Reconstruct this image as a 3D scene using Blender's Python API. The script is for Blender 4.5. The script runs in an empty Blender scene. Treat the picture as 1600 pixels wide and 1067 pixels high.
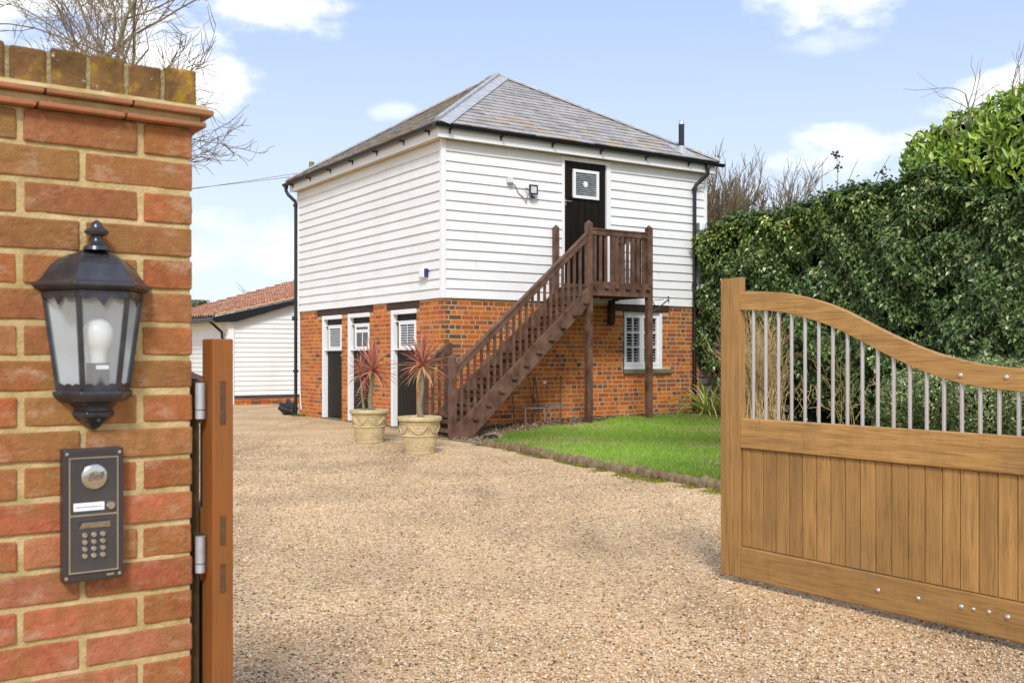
import bpy, math, random
import numpy as np
from mathutils import Vector, Matrix
R = math.radians
random.seed(7)
rng = np.random.default_rng(7)
sc = bpy.context.scene
COL = sc.collection

# ------------------------------------------------------------------ camera
CAMH = 1.21
cam_d = bpy.data.cameras.new('camera')
cam = bpy.data.objects.new('camera', cam_d); COL.objects.link(cam)
cam.location = (0, 0, CAMH); cam.rotation_euler = (R(90), 0, 0)
cam_d.sensor_width = 36.0; cam_d.lens = 1576 / 1600 * 36
cam_d.shift_y = (556 - 533.5) / 1600
cam_d.clip_start = 0.05; cam_d.clip_end = 3000
cam_d.dof.use_dof = True; cam_d.dof.focus_distance = 9.0; cam_d.dof.aperture_fstop = 10.0
sc.camera = cam

# ------------------------------------------------------------------ world, sun, exposure
SUN_EL, SUN_AZ = 42.0, 180.0        # azimuth clockwise from +Y; the sun stands behind the camera
sc.view_settings.view_transform = 'Standard'; sc.view_settings.look = 'None'
sc.view_settings.exposure = 0.86; sc.view_settings.gamma = 1.0

w = bpy.data.worlds.new('World'); sc.world = w; w.use_nodes = True
wt = w.node_tree; wt.nodes.clear()
def N(t, typ, **kw):
    n = t.nodes.new(typ)
    for k, val in kw.items(): setattr(n, k, val)
    return n
out = N(wt, 'ShaderNodeOutputWorld'); bg = N(wt, 'ShaderNodeBackground'); bg.inputs[1].default_value = 0.13
sky = N(wt, 'ShaderNodeTexSky', sky_type='NISHITA', sun_disc=False)
sky.sun_elevation = R(SUN_EL); sky.sun_rotation = R(SUN_AZ); sky.air_density = 1.0; sky.dust_density = 1.2; sky.ozone_density = 1.5
tc = N(wt, 'ShaderNodeTexCoord')
sep = N(wt, 'ShaderNodeSeparateXYZ'); wt.links.new(tc.outputs['Generated'], sep.inputs[0])
def M(t, op, a, b=None, c=None, clamp=False):
    n = t.nodes.new('ShaderNodeMath'); n.operation = op; n.use_clamp = clamp
    for i, x in enumerate((a, b, c)):
        if x is None: continue
        if isinstance(x, (int, float)): n.inputs[i].default_value = x
        else: t.links.new(x, n.inputs[i])
    return n.outputs[0]
az = M(wt, 'ARCTAN2', sep.outputs[0], sep.outputs[1])
el = M(wt, 'ARCSINE', sep.outputs[2])
nz = N(wt, 'ShaderNodeTexNoise'); nz.inputs['Scale'].default_value = 11; nz.inputs['Detail'].default_value = 12; nz.inputs['Roughness'].default_value = 0.58
mp = N(wt, 'ShaderNodeMapping'); mp.inputs['Scale'].default_value = (1, 1, 2.0)
wt.links.new(tc.outputs['Generated'], mp.inputs[0]); wt.links.new(mp.outputs[0], nz.inputs[0])
nn = M(wt, 'SUBTRACT', nz.outputs[0], 0.5)
# clouds: azimuth, elevation, half width, half height, density (degrees)
clouds = [(-24.5, 17.5, 6.2, 3.2, 1.0), (-18, 15.2, 3.6, 2.1, 1.0), (-12.5, 19.0, 5.0, 1.7, .95), (18, 18.6, 3.6, 1.7, 1.0), (29, 19.5, 4, 1.2, .55),
          (17.5, 10.8, 3.0, 1.2, .9), (22.2, 11.0, 1.6, .9, .5), (17.6, 16.6, 2.2, .7, .4), (-6.7, 13.5, 1.1, .45, .45), (26.5, 12.8, 3.5, 1.2, .8),
          (-15, 6, 5, 1.6, .5), (40, 25, 12, 5, .9), (-45, 24, 12, 6, .9), (5, 34, 18, 5, .8), (-60, 12, 9, 4, .9), (58, 12, 10, 3, .8),
          (110, 28, 50, 24, .95), (-110, 28, 50, 24, .95), (165, 32, 50, 30, 1.0), (-165, 32, 50, 30, 1.0), (90, 62, 60, 16, .8), (-90, 62, 60, 16, .8)]  # wide unseen banks behind and overhead, added for soft fill light
acc = None
for a0, e0, ra, re, dn in clouds:
    x = M(wt, 'DIVIDE', M(wt, 'SUBTRACT', az, R(a0)), R(ra)); y = M(wt, 'DIVIDE', M(wt, 'SUBTRACT', el, R(e0)), R(re))
    d = M(wt, 'ADD', M(wt, 'MULTIPLY', x, x), M(wt, 'MULTIPLY', y, y))
    s = M(wt, 'ADD', M(wt, 'SUBTRACT', 1.0, d), M(wt, 'MULTIPLY', nn, 7.5))
    mr = N(wt, 'ShaderNodeMapRange', interpolation_type='SMOOTHSTEP'); mr.inputs['From Min'].default_value = -.5; mr.inputs['From Max'].default_value = 1.7
    mr.inputs['To Max'].default_value = dn
    wt.links.new(s, mr.inputs[0])
    acc = mr.outputs[0] if acc is None else M(wt, 'MAXIMUM', acc, mr.outputs[0])
# thin high veil that whitens the blue, more towards the horizon
veil = N(wt, 'ShaderNodeMapRange'); veil.inputs['From Min'].default_value = 0; veil.inputs['From Max'].default_value = .42
veil.inputs['To Min'].default_value = 0; veil.inputs['To Max'].default_value = 1
wt.links.new(sep.outputs[2], veil.inputs[0])
vcol = N(wt, 'ShaderNodeValToRGB'); ve = vcol.color_ramp.elements
ve[0].position = .26; ve[0].color = (3.5, 3.85, 4.3, 1); ve[1].position = .95; ve[1].color = (1.75, 2.5, 4.5, 1)
wt.links.new(veil.outputs[0], vcol.inputs[0])
mx1 = N(wt, 'ShaderNodeMixRGB'); mx1.inputs[0].default_value = .86
wt.links.new(vcol.outputs[0], mx1.inputs[2]); wt.links.new(sky.outputs[0], mx1.inputs[1])
mx2 = N(wt, 'ShaderNodeMixRGB'); mx2.inputs[2].default_value = (5.6, 5.6, 5.6, 1)
wt.links.new(acc, mx2.inputs[0]); wt.links.new(mx1.outputs[0], mx2.inputs[1])
wt.links.new(mx2.outputs[0], bg.inputs[0]); wt.links.new(bg.outputs[0], out.inputs[0])

sun_d = bpy.data.lights.new('sun', 'SUN'); sun_d.energy = 1.75; sun_d.angle = R(13); sun_d.color = (1.0, .97, .93)
sun = bpy.data.objects.new('sun', sun_d); COL.objects.link(sun)
sa, se = R(SUN_AZ), R(SUN_EL)
to_sun = Vector((math.sin(sa) * math.cos(se), math.cos(sa) * math.cos(se), math.sin(se)))
sun.rotation_euler = to_sun.to_track_quat('Z', 'Y').to_euler()
sun.location = (0, -5, 20)

# ------------------------------------------------------------------ frames and helpers
FR = {'W': ((0, 0), 0.0), 'B': ((-1.068, 15.6), 33.1), 'G': ((1.1684, 5.4), 35.4), 'P': ((-.677, 2.14), 35.4)}
def f2w(fr, u, v, z=0):
    (ox, oy), a = FR[fr]; c, s = math.cos(R(a)), math.sin(R(a))
    return Vector((ox + c * u - s * v, oy + s * u + c * v, z))
OFF = {}
def tag(o, label=None, cat=None, group=None, kind=None):
    if label: o['label'] = label
    if cat: o['category'] = cat
    if group: o['group'] = group
    if kind: o['kind'] = kind
    return o
def thing(name, label, cat, fr, loc, group=None):
    o = bpy.data.objects.new(name, None); COL.objects.link(o); o.empty_display_size = .1
    o.location = f2w(fr, *loc); o.rotation_euler = (0, 0, R(FR[fr][1]))
    OFF[o] = loc
    return tag(o, label, cat, group)
def frame_xyz(d):
    d = d.normalized(); up = Vector((0, 0, 1)) if abs(d.z) < .95 else Vector((1, 0, 0))
    s = d.cross(up).normalized(); return s, s.cross(d).normalized()
class MB:
    def __init__(s): s.v = []; s.f = []; s.c = []; s.cur = None
    def add(s, vs, fs, col=None):
        b = len(s.v); s.v += [tuple(p) for p in vs]; s.f += [tuple(i + b for i in q) for q in fs]
        s.c += [col or s.cur] * len(fs); return s
    def box(s, x0, x1, y0, y1, z0, z1, col=None):
        if x0 > x1: x0, x1 = x1, x0
        if y0 > y1: y0, y1 = y1, y0
        vs = [(x, y, z) for z in (z0, z1) for x, y in ((x0, y0), (x1, y0), (x1, y1), (x0, y1))]
        return s.add(vs, [(3, 2, 1, 0), (4, 5, 6, 7), (0, 1, 5, 4), (1, 2, 6, 5), (2, 3, 7, 6), (3, 0, 4, 7)], col)
    def beam(s, p0, p1, wd, h, col=None):
        p0, p1 = Vector(p0), Vector(p1); a, b = frame_xyz(p1 - p0); a = a * wd / 2; b = b * h / 2
        vs = [p + i * a + j * b for p in (p0, p1) for i, j in ((-1, -1), (1, -1), (1, 1), (-1, 1))]
        return s.add(vs, [(0, 3, 2, 1)[::-1], (4, 5, 6, 7), (0, 4, 5, 1)[::-1], (1, 5, 6, 2)[::-1], (2, 6, 7, 3)[::-1], (3, 7, 4, 0)[::-1]], col)
    def tube(s, pts, r, n=8, col=None, caps=True):
        pts = [Vector(p) for p in pts]; rs = r if isinstance(r, (list, tuple)) else [r] * len(pts)
        vs = []; a0 = None
        for i, p in enumerate(pts):
            d = (pts[min(i + 1, len(pts) - 1)] - pts[max(i - 1, 0)]).normalized()
            if a0 is None: a0, b0 = frame_xyz(d)
            else:
                a0 = (a0 - d * a0.dot(d)).normalized(); b0 = a0.cross(d)
            vs += [p + (a0 * math.cos(t) + b0 * math.sin(t)) * rs[i] for t in [2 * math.pi * k / n for k in range(n)]]
        fs = []
        for i in range(len(pts) - 1):
            for k in range(n):
                fs.append((i * n + k, i * n + (k + 1) % n, (i + 1) * n + (k + 1) % n, (i + 1) * n + k))
        if caps: fs.append(tuple(range(n))[::-1]); fs.append(tuple((len(pts) - 1) * n + k for k in range(n)))
        return s.add(vs, fs, col)
    def lathe(s, prof, n=32, c=(0, 0, 0), axis='z', col=None):
        vs = []
        for r_, z in prof:
            for k in range(n):
                t = 2 * math.pi * k / n
                a, b = r_ * math.cos(t), r_ * math.sin(t)
                vs.append((c[0] + a, c[1] + b, c[2] + z) if axis == 'z' else (c[0] + a, c[1] - z, c[2] + b))
        fs = [(i * n + k, i * n + (k + 1) % n, (i + 1) * n + (k + 1) % n, (i + 1) * n + k) for i in range(len(prof) - 1) for k in range(n)]
        fs.append(tuple(range(n))[::-1]); fs.append(tuple((len(prof) - 1) * n + k for k in range(n)))
        if axis != 'z': pass
        return s.add(vs, fs, col)
    def prism(s, poly, lo, hi, plane='xz', col=None):
        m = len(poly)
        def P(a, b, t): return {'xz': (a, t, b), 'yz': (t, a, b), 'xy': (a, b, t)}[plane]
        vs = [P(a, b, lo) for a, b in poly] + [P(a, b, hi) for a, b in poly]
        fs = [tuple(range(m))[::-1], tuple(range(m, 2 * m))] + [(k, (k + 1) % m, m + (k + 1) % m, m + k) for k in range(m)]
        return s.add(vs, fs, col)
    def strip(s, q0, q1, q2, q3, th, col=None):
        """thin slab through four corner points, thickness th along its normal"""
        q = [Vector(p) for p in (q0, q1, q2, q3)]; n = (q[1] - q[0]).cross(q[3] - q[0]).normalized() * th
        vs = q + [p + n for p in q]
        return s.add(vs, [(3, 2, 1, 0), (4, 5, 6, 7), (0, 1, 5, 4), (1, 2, 6, 5), (2, 3, 7, 6), (3, 0, 4, 7)], col)
    def build(s, name, mat, parent=None, bevel=0, smooth=False, off=None, seg=2, fixn=True):
        me = bpy.data.meshes.new(name)
        o3 = OFF.get(parent, (0, 0, 0)) if off is None else off
        me.from_pydata([(a - o3[0], b - o3[1], c - o3[2]) for a, b, c in s.v], [], s.f)
        if fixn:
            import bmesh
            bm = bmesh.new(); bm.from_mesh(me); bmesh.ops.recalc_face_normals(bm, faces=bm.faces); bm.to_mesh(me); bm.free()
        if any(c is not None for c in s.c):
            at = me.color_attributes.new('Col', 'FLOAT_COLOR', 'CORNER')
            buf = np.ones((len(me.loops), 4), dtype=np.float32); i = 0
            for p, c in zip(me.polygons, s.c):
                buf[p.loop_start:p.loop_start + p.loop_total, :3] = c or (1, 1, 1)
            at.data.foreach_set('color', buf.ravel())
        me.materials.append(mat)
        if smooth: me.polygons.foreach_set('use_smooth', [True] * len(me.polygons))
        o = bpy.data.objects.new(name, me); COL.objects.link(o)
        if parent is not None: o.parent = parent; OFF[o] = o3
        if bevel:
            b = o.modifiers.new('bevel', 'BEVEL'); b.width = bevel; b.segments = seg; b.limit_method = 'ANGLE'; b.angle_limit = R(40)
        if smooth and bevel == 0 and smooth != 'all':
            pass
        return o
    def build_thing(s, name, mat, label, cat, fr, loc, group=None, **kw):
        o = s.build(name, mat, off=loc, **kw)
        o.location = f2w(fr, *loc); o.rotation_euler = (0, 0, R(FR[fr][1])); OFF[o] = loc
        return tag(o, label, cat, group)
def auto_smooth(o, ang=35):
    me = o.data; me.polygons.foreach_set('use_smooth', [True] * len(me.polygons))
    try: me.set_sharp_from_angle(angle=R(ang))
    except Exception: pass
    return o
def dup(o, parent=None, **kw):
    c = o.copy(); COL.objects.link(c)
    if parent is not None: c.parent = parent
    for k, val in kw.items(): setattr(c, k, val)
    for ch in list(o.children): dup(ch, c)
    return c
def np_mesh(name, verts, faces, mat, cols=None, smooth=False):
    """faces: (n, k) index array; cols: (n, 3) colour per face"""
    me = bpy.data.meshes.new(name); nf, k = faces.shape
    me.vertices.add(len(verts)); me.vertices.foreach_set('co', np.asarray(verts, np.float32).ravel())
    me.loops.add(nf * k); me.loops.foreach_set('vertex_index', faces.astype(np.int32).ravel())
    me.polygons.add(nf); me.polygons.foreach_set('loop_start', np.arange(0, nf * k, k, dtype=np.int32))
    me.polygons.foreach_set('loop_total', np.full(nf, k, np.int32))
    if smooth: me.polygons.foreach_set('use_smooth', np.ones(nf, bool))
    me.update(calc_edges=True)
    if cols is not None:
        at = me.color_attributes.new('Col', 'FLOAT_COLOR', 'CORNER')
        buf = np.ones((nf, k, 4), np.float32); buf[:, :, :3] = cols[:, None, :]
        at.data.foreach_set('color', buf.ravel())
    me.materials.append(mat)
    o = bpy.data.objects.new(name, me); COL.objects.link(o)
    return o

# ------------------------------------------------------------------ materials
def material(name, col=(.5, .5, .5), rough=.6, col2=None, scale=(6, 6, 6), amt=.5, bump=0.0, bscale=(60, 60, 60), attr=False, metallic=0.0,
             spec=.4, detail=5, extra=None, trans=0.0, contrast=(.35, .65), bdist=.01, coat=0.0, emit=None):
    m = bpy.data.materials.new(name); m.use_nodes = True; t = m.node_tree; b = t.nodes['Principled BSDF']
    b.inputs['Roughness'].default_value = rough; b.inputs['Metallic'].default_value = metallic
    b.inputs['Specular IOR Level'].default_value = spec
    if coat: b.inputs['Coat Weight'].default_value = coat
    tcn = N(t, 'ShaderNodeTexCoord'); co = tcn.outputs['Object']
    def noise(sc3, det=5, rg=.6):
        mpn = N(t, 'ShaderNodeMapping'); mpn.inputs['Scale'].default_value = sc3; t.links.new(co, mpn.inputs[0])
        n = N(t, 'ShaderNodeTexNoise'); n.inputs['Scale'].default_value = 1; n.inputs['Detail'].default_value = det; n.inputs['Roughness'].default_value = rg
        t.links.new(mpn.outputs[0], n.inputs[0]); return n.outputs[0]
    def mix(fac, a, bb, mode='MIX'):
        n = N(t, 'ShaderNodeMixRGB', blend_type=mode)
        for i, x in enumerate((fac, a, bb)):
            if isinstance(x, (int, float)): n.inputs[i].default_value = x
            elif isinstance(x, tuple): n.inputs[i].default_value = (*x, 1) if len(x) == 3 else x
            else: t.links.new(x, n.inputs[i])
        return n.outputs[0]
    def mr(x, a, bb, lo=0, hi=1):
        n = N(t, 'ShaderNodeMapRange'); n.inputs['From Min'].default_value = a; n.inputs['From Max'].default_value = bb
        n.inputs['To Min'].default_value = lo; n.inputs['To Max'].default_value = hi; t.links.new(x, n.inputs[0]); return n.outputs[0]
    if attr:
        at = N(t, 'ShaderNodeVertexColor', layer_name='Col'); base = at.outputs[0]
    else:
        rgb = N(t, 'ShaderNodeRGB'); rgb.outputs[0].default_value = (*col, 1); base = rgb.outputs[0]
    if col2 is not None:
        f = mr(noise(scale, detail), contrast[0], contrast[1], 0, amt)
        base = mix(f, base, col2)
    elif amt and scale:
        f = mr(noise(scale, detail), contrast[0], contrast[1], 1 - amt * .5, 1 + amt * .3)
        base = mix(1.0, base, f, 'MULTIPLY')
    if extra: base = extra(t, co, base, noise, mix, mr)
    t.links.new(base, b.inputs['Base Color'])
    if bump:
        bn = N(t, 'ShaderNodeBump'); bn.inputs['Strength'].default_value = bump; bn.inputs['Distance'].default_value = bdist
        t.links.new(noise(bscale, 6, .65), bn.inputs['Height']); t.links.new(bn.outputs[0], b.inputs['Normal'])
    if trans: b.inputs['Transmission Weight'].default_value = trans
    if emit: b.inputs['Emission Color'].default_value = (*emit[0], 1); b.inputs['Emission Strength'].default_value = emit[1]
    return m
def leaf_material(name, rough=.4, trans=.25, spec=.5):
    m = bpy.data.materials.new(name); m.use_nodes = True; t = m.node_tree; b = t.nodes['Principled BSDF']
    at = N(t, 'ShaderNodeVertexColor', layer_name='Col')
    b.inputs['Roughness'].default_value = rough; b.inputs['Specular IOR Level'].default_value = spec
    t.links.new(at.outputs[0], b.inputs['Base Color'])
    tr = N(t, 'ShaderNodeBsdfTranslucent'); t.links.new(at.outputs[0], tr.inputs[0])
    mx = N(t, 'ShaderNodeMixShader'); mx.inputs[0].default_value = trans
    t.links.new(b.outputs[0], mx.inputs[1]); t.links.new(tr.outputs[0], mx.inputs[2])
    t.links.new(mx.outputs[0], t.nodes['Material Output'].inputs[0])
    return m

def stains(t, co, base, noise, mix, mr):       # grubby streaks on painted boards
    f = mr(noise((1.6, 1.6, .35), 5), .48, .75, 0, .22); base = mix(f, base, (.58, .55, .47))
    f = mr(noise((22, 22, 22), 3), .66, .8, 0, .12); return mix(f, base, (.5, .48, .42))
WHITE = material('white_paint', (.80, .80, .79), .5, scale=(2, 2, 14), amt=.06, bump=.25, bscale=(5, 5, 90), extra=stains, bdist=.004)
WHITEB = material('white_weatherboard_paint', (.80, .80, .79), .5, scale=(2, 2, 14), amt=.05, bump=.5, bscale=(4, 4, 60), extra=stains, bdist=.006, attr=True)
WHITEF = material('white_gloss_paint', (.80, .80, .80), .35, scale=(3, 3, 3), amt=.05)
BOUNCETAN = material('soffit_bounce_tan', (.56, .47, .33), .6, col2=(.66, .58, .42), scale=(1.3, 1.3, 3), amt=.8)  # tan of bounced light is put into the soffit colour
BLACK = material('black_plastic', (.012, .012, .014), .32, scale=(4, 4, 4), amt=.3, spec=.5)
BLACKD = material('black_door_paint', (.012, .009, .007), .4, spec=.12, scale=(14, 14, .8), amt=.5, bump=.15, bscale=(40, 40, 2), bdist=.003)
LANT = material('black_lantern_metal', (.020, .021, .026), .27, col2=(.07, .075, .09), scale=(26, 26, 26), amt=.45, bump=.1, bscale=(60, 60, 60), spec=.6, bdist=.002)
BROWN = material('brown_stained_wood', (.070, .031, .018), .55, col2=(.175, .095, .062), scale=(7, 7, 5), amt=.9, bump=.3, bscale=(30, 30, 8), bdist=.004)
LINTEL = material('dark_old_timber', (.07, .035, .024), .75, col2=(.025, .013, .01), scale=(4, 4, 30), amt=.9, bump=.8, bscale=(4, 4, 50), bdist=.01)
def brick_extra(t, co, base, noise, mix, mr):
    f = mr(noise((3, 3, 3), 5), .4, .7, 0, .22); base = mix(f, base, (.20, .08, .035))
    f = mr(noise((45, 45, 45), 4), .55, .75, 0, .35); base = mix(f, base, (.50, .33, .18))
    f = mr(noise((70, 70, 70), 4), .58, .72, 0, .5); base = mix(f, base, (.09, .04, .025))
    return base
BRICK = material('old_orange_brick', rough=.85, attr=True, scale=(30, 30, 30), amt=.35, bump=.9, bscale=(70, 70, 70), extra=brick_extra, bdist=.006, spec=.2)
MORT = material('lime_mortar', (.55, .36, .19), .95, col2=(.48, .31, .17), scale=(3, 3, 3), amt=.8, bump=.8, bscale=(90, 90, 90), bdist=.006, spec=.1)
def pb_extra(t, co, base, noise, mix, mr):
    f = mr(noise((9, 9, 9), 7, .65), .44, .62, 0, .65); base = mix(f, base, (.26, .145, .04))
    f = mr(noise((14, 14, 26), 8, .72), .53, .68, 0, .6); base = mix(f, base, (.50, .33, .22))
    f = mr(noise((160, 160, 160), 3), .60, .72, 0, .6); base = mix(f, base, (.10, .04, .025))
    return base
PBRICK = material('red_pillar_brick', rough=.8, attr=True, scale=(40, 40, 40), amt=.4, bump=1.0, bscale=(120, 120, 120), extra=pb_extra, bdist=.004, spec=.2)
PMORT = material('yellow_mortar', (.66, .50, .27), .95, col2=(.36, .28, .10), scale=(11, 11, 11), amt=.9, bump=1.0, bscale=(160, 160, 160), bdist=.004, spec=.1)
def cop_extra(t, co, base, noise, mix, mr):
    f = mr(noise((22, 22, 22), 6, .65), .50, .66, 0, .8); base = mix(f, base, (.42, .27, .02))
    f = mr(noise((8, 8, 8), 6), .45, .7, 0, .8); base = mix(f, base, (.06, .045, .018))
    f = mr(noise((60, 60, 60), 3), .68, .74, 0, .8); base = mix(f, base, (.55, .50, .38))
    return base
COPING = material('lichened_coping_brick', (.22, .115, .05), .9, scale=(20, 20, 20), amt=.4, bump=1.0, bscale=(110, 110, 110), extra=cop_extra, bdist=.004, spec=.1)
TILE = material('clay_creasing_tile', (.44, .15, .08), .85, col2=(.20, .15, .06), scale=(14, 14, 14), amt=.7, bump=.6, bscale=(90, 90, 90), bdist=.003, spec=.2)
def slate_extra(t, co, base, noise, mix, mr):
    f = mr(noise((5, 5, 5), 6), .5, .72, 0, .5); base = mix(f, base, (.33, .28, .20))
    f = mr(noise((60, 60, 60), 3), .62, .74, 0, .5); return mix(f, base, (.34, .32, .28))
SLATE = material('roof_slate', rough=.6, attr=True, scale=(8, 8, 8), amt=.4, bump=.5, bscale=(40, 40, 40), extra=slate_extra, bdist=.004, spec=.35)
LEAD = material('lead_flashing', (.34, .34, .35), .6, col2=(.50, .50, .50), scale=(9, 9, 9), amt=.9, bump=.5, bscale=(18, 18, 18), bdist=.01, metallic=.15)
RTILE = material('orange_pantile', rough=.8, attr=True, scale=(4, 4, 4), amt=.5, bump=.4, bscale=(50, 50, 50), bdist=.004, spec=.2, col2=(.20, .14, .09))
def gw(vert):
    gs = (38, 38, 1.6) if vert else (38, 1.6, 38)
    def ex(t, co, base, noise, mix, mr):
        f = mr(noise(gs, 6, .6), .40, .68, 0, .45); base = mix(f, base, (.20, .10, .030))
        f = mr(noise(tuple(x * 3.2 for x in gs), 4), .50, .64, 0, .45); base = mix(f, base, (.12, .06, .022))
        f = mr(noise((4, 4, 2.2), 6, .65), .50, .70, 0, .42); base = mix(f, base, (.19, .12, .05))
        f = mr(noise((13, 13, 5), 6, .7), .58, .70, 0, .45); base = mix(f, base, (.15, .09, .04))
        return base
    return material('oak_vertical_grain' if vert else 'oak_horizontal_grain', rough=.62, attr=True, scale=(2, 2, 2), amt=.25, extra=ex, bump=.35,
                    bscale=tuple(x * 2 for x in gs), bdist=.003, spec=.3)
OAKV, OAKH = gw(True), gw(False)
ENDG = material('dark_end_grain', (.11, .05, .022), .7, scale=(60, 60, 60), amt=.6)
STEEL = material('brushed_steel', (.62, .58, .56), .38, metallic=.75, scale=(60, 60, 4), amt=.15)
GALV = material('galvanised_steel', (.52, .55, .60), .45, metallic=.55, scale=(30, 30, 30), amt=.3)
CHROME = material('polished_steel', (.62, .58, .52), .22, metallic=1.0, scale=(40, 40, 40), amt=.2)
GLASS = material('dark_window_glass', (.03, .035, .04), .04, scale=None, amt=0, spec=.8)
def lead_extra(t, co, base, noise, mix, mr):
    f = mr(noise((7, 7, 30), 4), .45, .55, 0, .6); return mix(f, base, (.35, .40, .42))
GLASSL = material('patterned_glass', (.05, .06, .06), .08, scale=None, amt=0, spec=.8, extra=lead_extra)
CLEAR = bpy.data.materials.new('lantern_glass'); CLEAR.use_nodes = True
_t = CLEAR.node_tree; _b = _t.nodes['Principled BSDF']; _b.inputs['Base Color'].default_value = (.95, .97, .97, 1); _b.inputs['Roughness'].default_value = .06
_tr = N(_t, 'ShaderNodeBsdfTransparent'); _tr.inputs[0].default_value = (.93, .95, .96, 1); _mx = N(_t, 'ShaderNodeMixShader'); _mx.inputs[0].default_value = .88
_t.links.new(_b.outputs[0], _mx.inputs[1]); _t.links.new(_tr.outputs[0], _mx.inputs[2]); _t.links.new(_mx.outputs[0], _t.nodes['Material Output'].inputs[0])
WGLASS = bpy.data.materials.new('clear_window_glass'); WGLASS.use_nodes = True
_t = WGLASS.node_tree; _b = _t.nodes['Principled BSDF']; _b.inputs['Base Color'].default_value = (.02, .02, .02, 1); _b.inputs['Roughness'].default_value = .03
_tr = N(_t, 'ShaderNodeBsdfTransparent'); _mx = N(_t, 'ShaderNodeMixShader'); _mx.inputs[0].default_value = .82
_t.links.new(_b.outputs[0], _mx.inputs[1]); _t.links.new(_tr.outputs[0], _mx.inputs[2]); _t.links.new(_mx.outputs[0], _t.nodes['Material Output'].inputs[0])
BULB = material('white_bulb', (.8, .79, .74), .25, scale=None, amt=0)
STONE = material('sill_stone', (.20, .17, .11), .9, col2=(.10, .10, .05), scale=(12, 12, 12), amt=.8, bump=.8, bscale=(60, 60, 60))
def pot_extra(t, co, base, noise, mix, mr):
    f = mr(noise((5, 5, 9), 6, .65), .45, .7, 0, .7); base = mix(f, base, (.36, .33, .10))
    f = mr(noise((14, 14, 14), 5), .58, .75, 0, .6); return mix(f, base, (.17, .13, .07))
POT = material('weathered_terracotta', (.56, .43, .26), .9, scale=(8, 8, 8), amt=.4, bump=.6, bscale=(70, 70, 70), extra=pot_extra, bdist=.004, spec=.15)
SOIL = material('potting_soil', (.04, .028, .018), 1, scale=(40, 40, 40), amt=.6, bump=1, bscale=(80, 80, 80))
STEM = material('pale_corky_stem', (.33, .28, .17), .95, col2=(.16, .13, .08), scale=(30, 30, 90), amt=.9, bump=1, bscale=(60, 60, 140), bdist=.006)
BARK = material('grey_brown_bark', (.22, .18, .12), .95, col2=(.24, .25, .08), scale=(3, 3, 3), amt=.7, bump=.6, bscale=(20, 20, 20))
TWIG = material('bare_twig', (.23, .175, .12), .9, scale=(5, 5, 5), amt=.5)
DRYT = material('straw_twig', (.58, .40, .19), .9, scale=(9, 9, 9), amt=.7)
IRON = material('rusty_iron', (.07, .055, .045), .7, col2=(.17, .09, .05), scale=(25, 25, 25), amt=.8)
IRONG = material('grey_metal', (.22, .22, .22), .5, col2=(.14, .09, .06), scale=(25, 25, 25), amt=.7)
BINBAG = material('black_polythene', (.015, .015, .018), .25, scale=(8, 8, 8), amt=.3, bump=1.0, bscale=(16, 16, 16), bdist=.05, spec=.6)
SHADEC = material('core_shade_black', (.006, .010, .005), 1, scale=(6, 6, 6), amt=.6, spec=0)  # near-black colour stands in for shade deep in the foliage
LEAF = leaf_material('ivy_leaf', .45, .14, .34)
LEAF2 = leaf_material('laurel_leaf', .33, .25, .5)
CORD = leaf_material('red_sword_leaf', .45, .3, .35)
GRASSM = leaf_material('grass_blade', .6, .4, .2)

# ------------------------------------------------------------------ the ground
def ground_sheet(name, poly, z, mat, frame='W', sub=None):
    me = bpy.data.meshes.new(name)
    me.from_pydata([tuple(f2w(frame, *p, z)) for p in poly], [], [tuple(range(len(poly)))])
    me.materials.append(mat); o = bpy.data.objects.new(name, me); COL.objects.link(o); o['kind'] = 'structure'; return o
EARTH = material('field_earth', (.07, .09, .03), 1, col2=(.10, .08, .05), scale=(.3, .3, .3), amt=.8, bump=.6, bscale=(8, 8, 8), bdist=.05)
ground_sheet('ground', [(-900, -300), (900, -300), (900, 1500), (-900, 1500)], -.03, EARTH)

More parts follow.
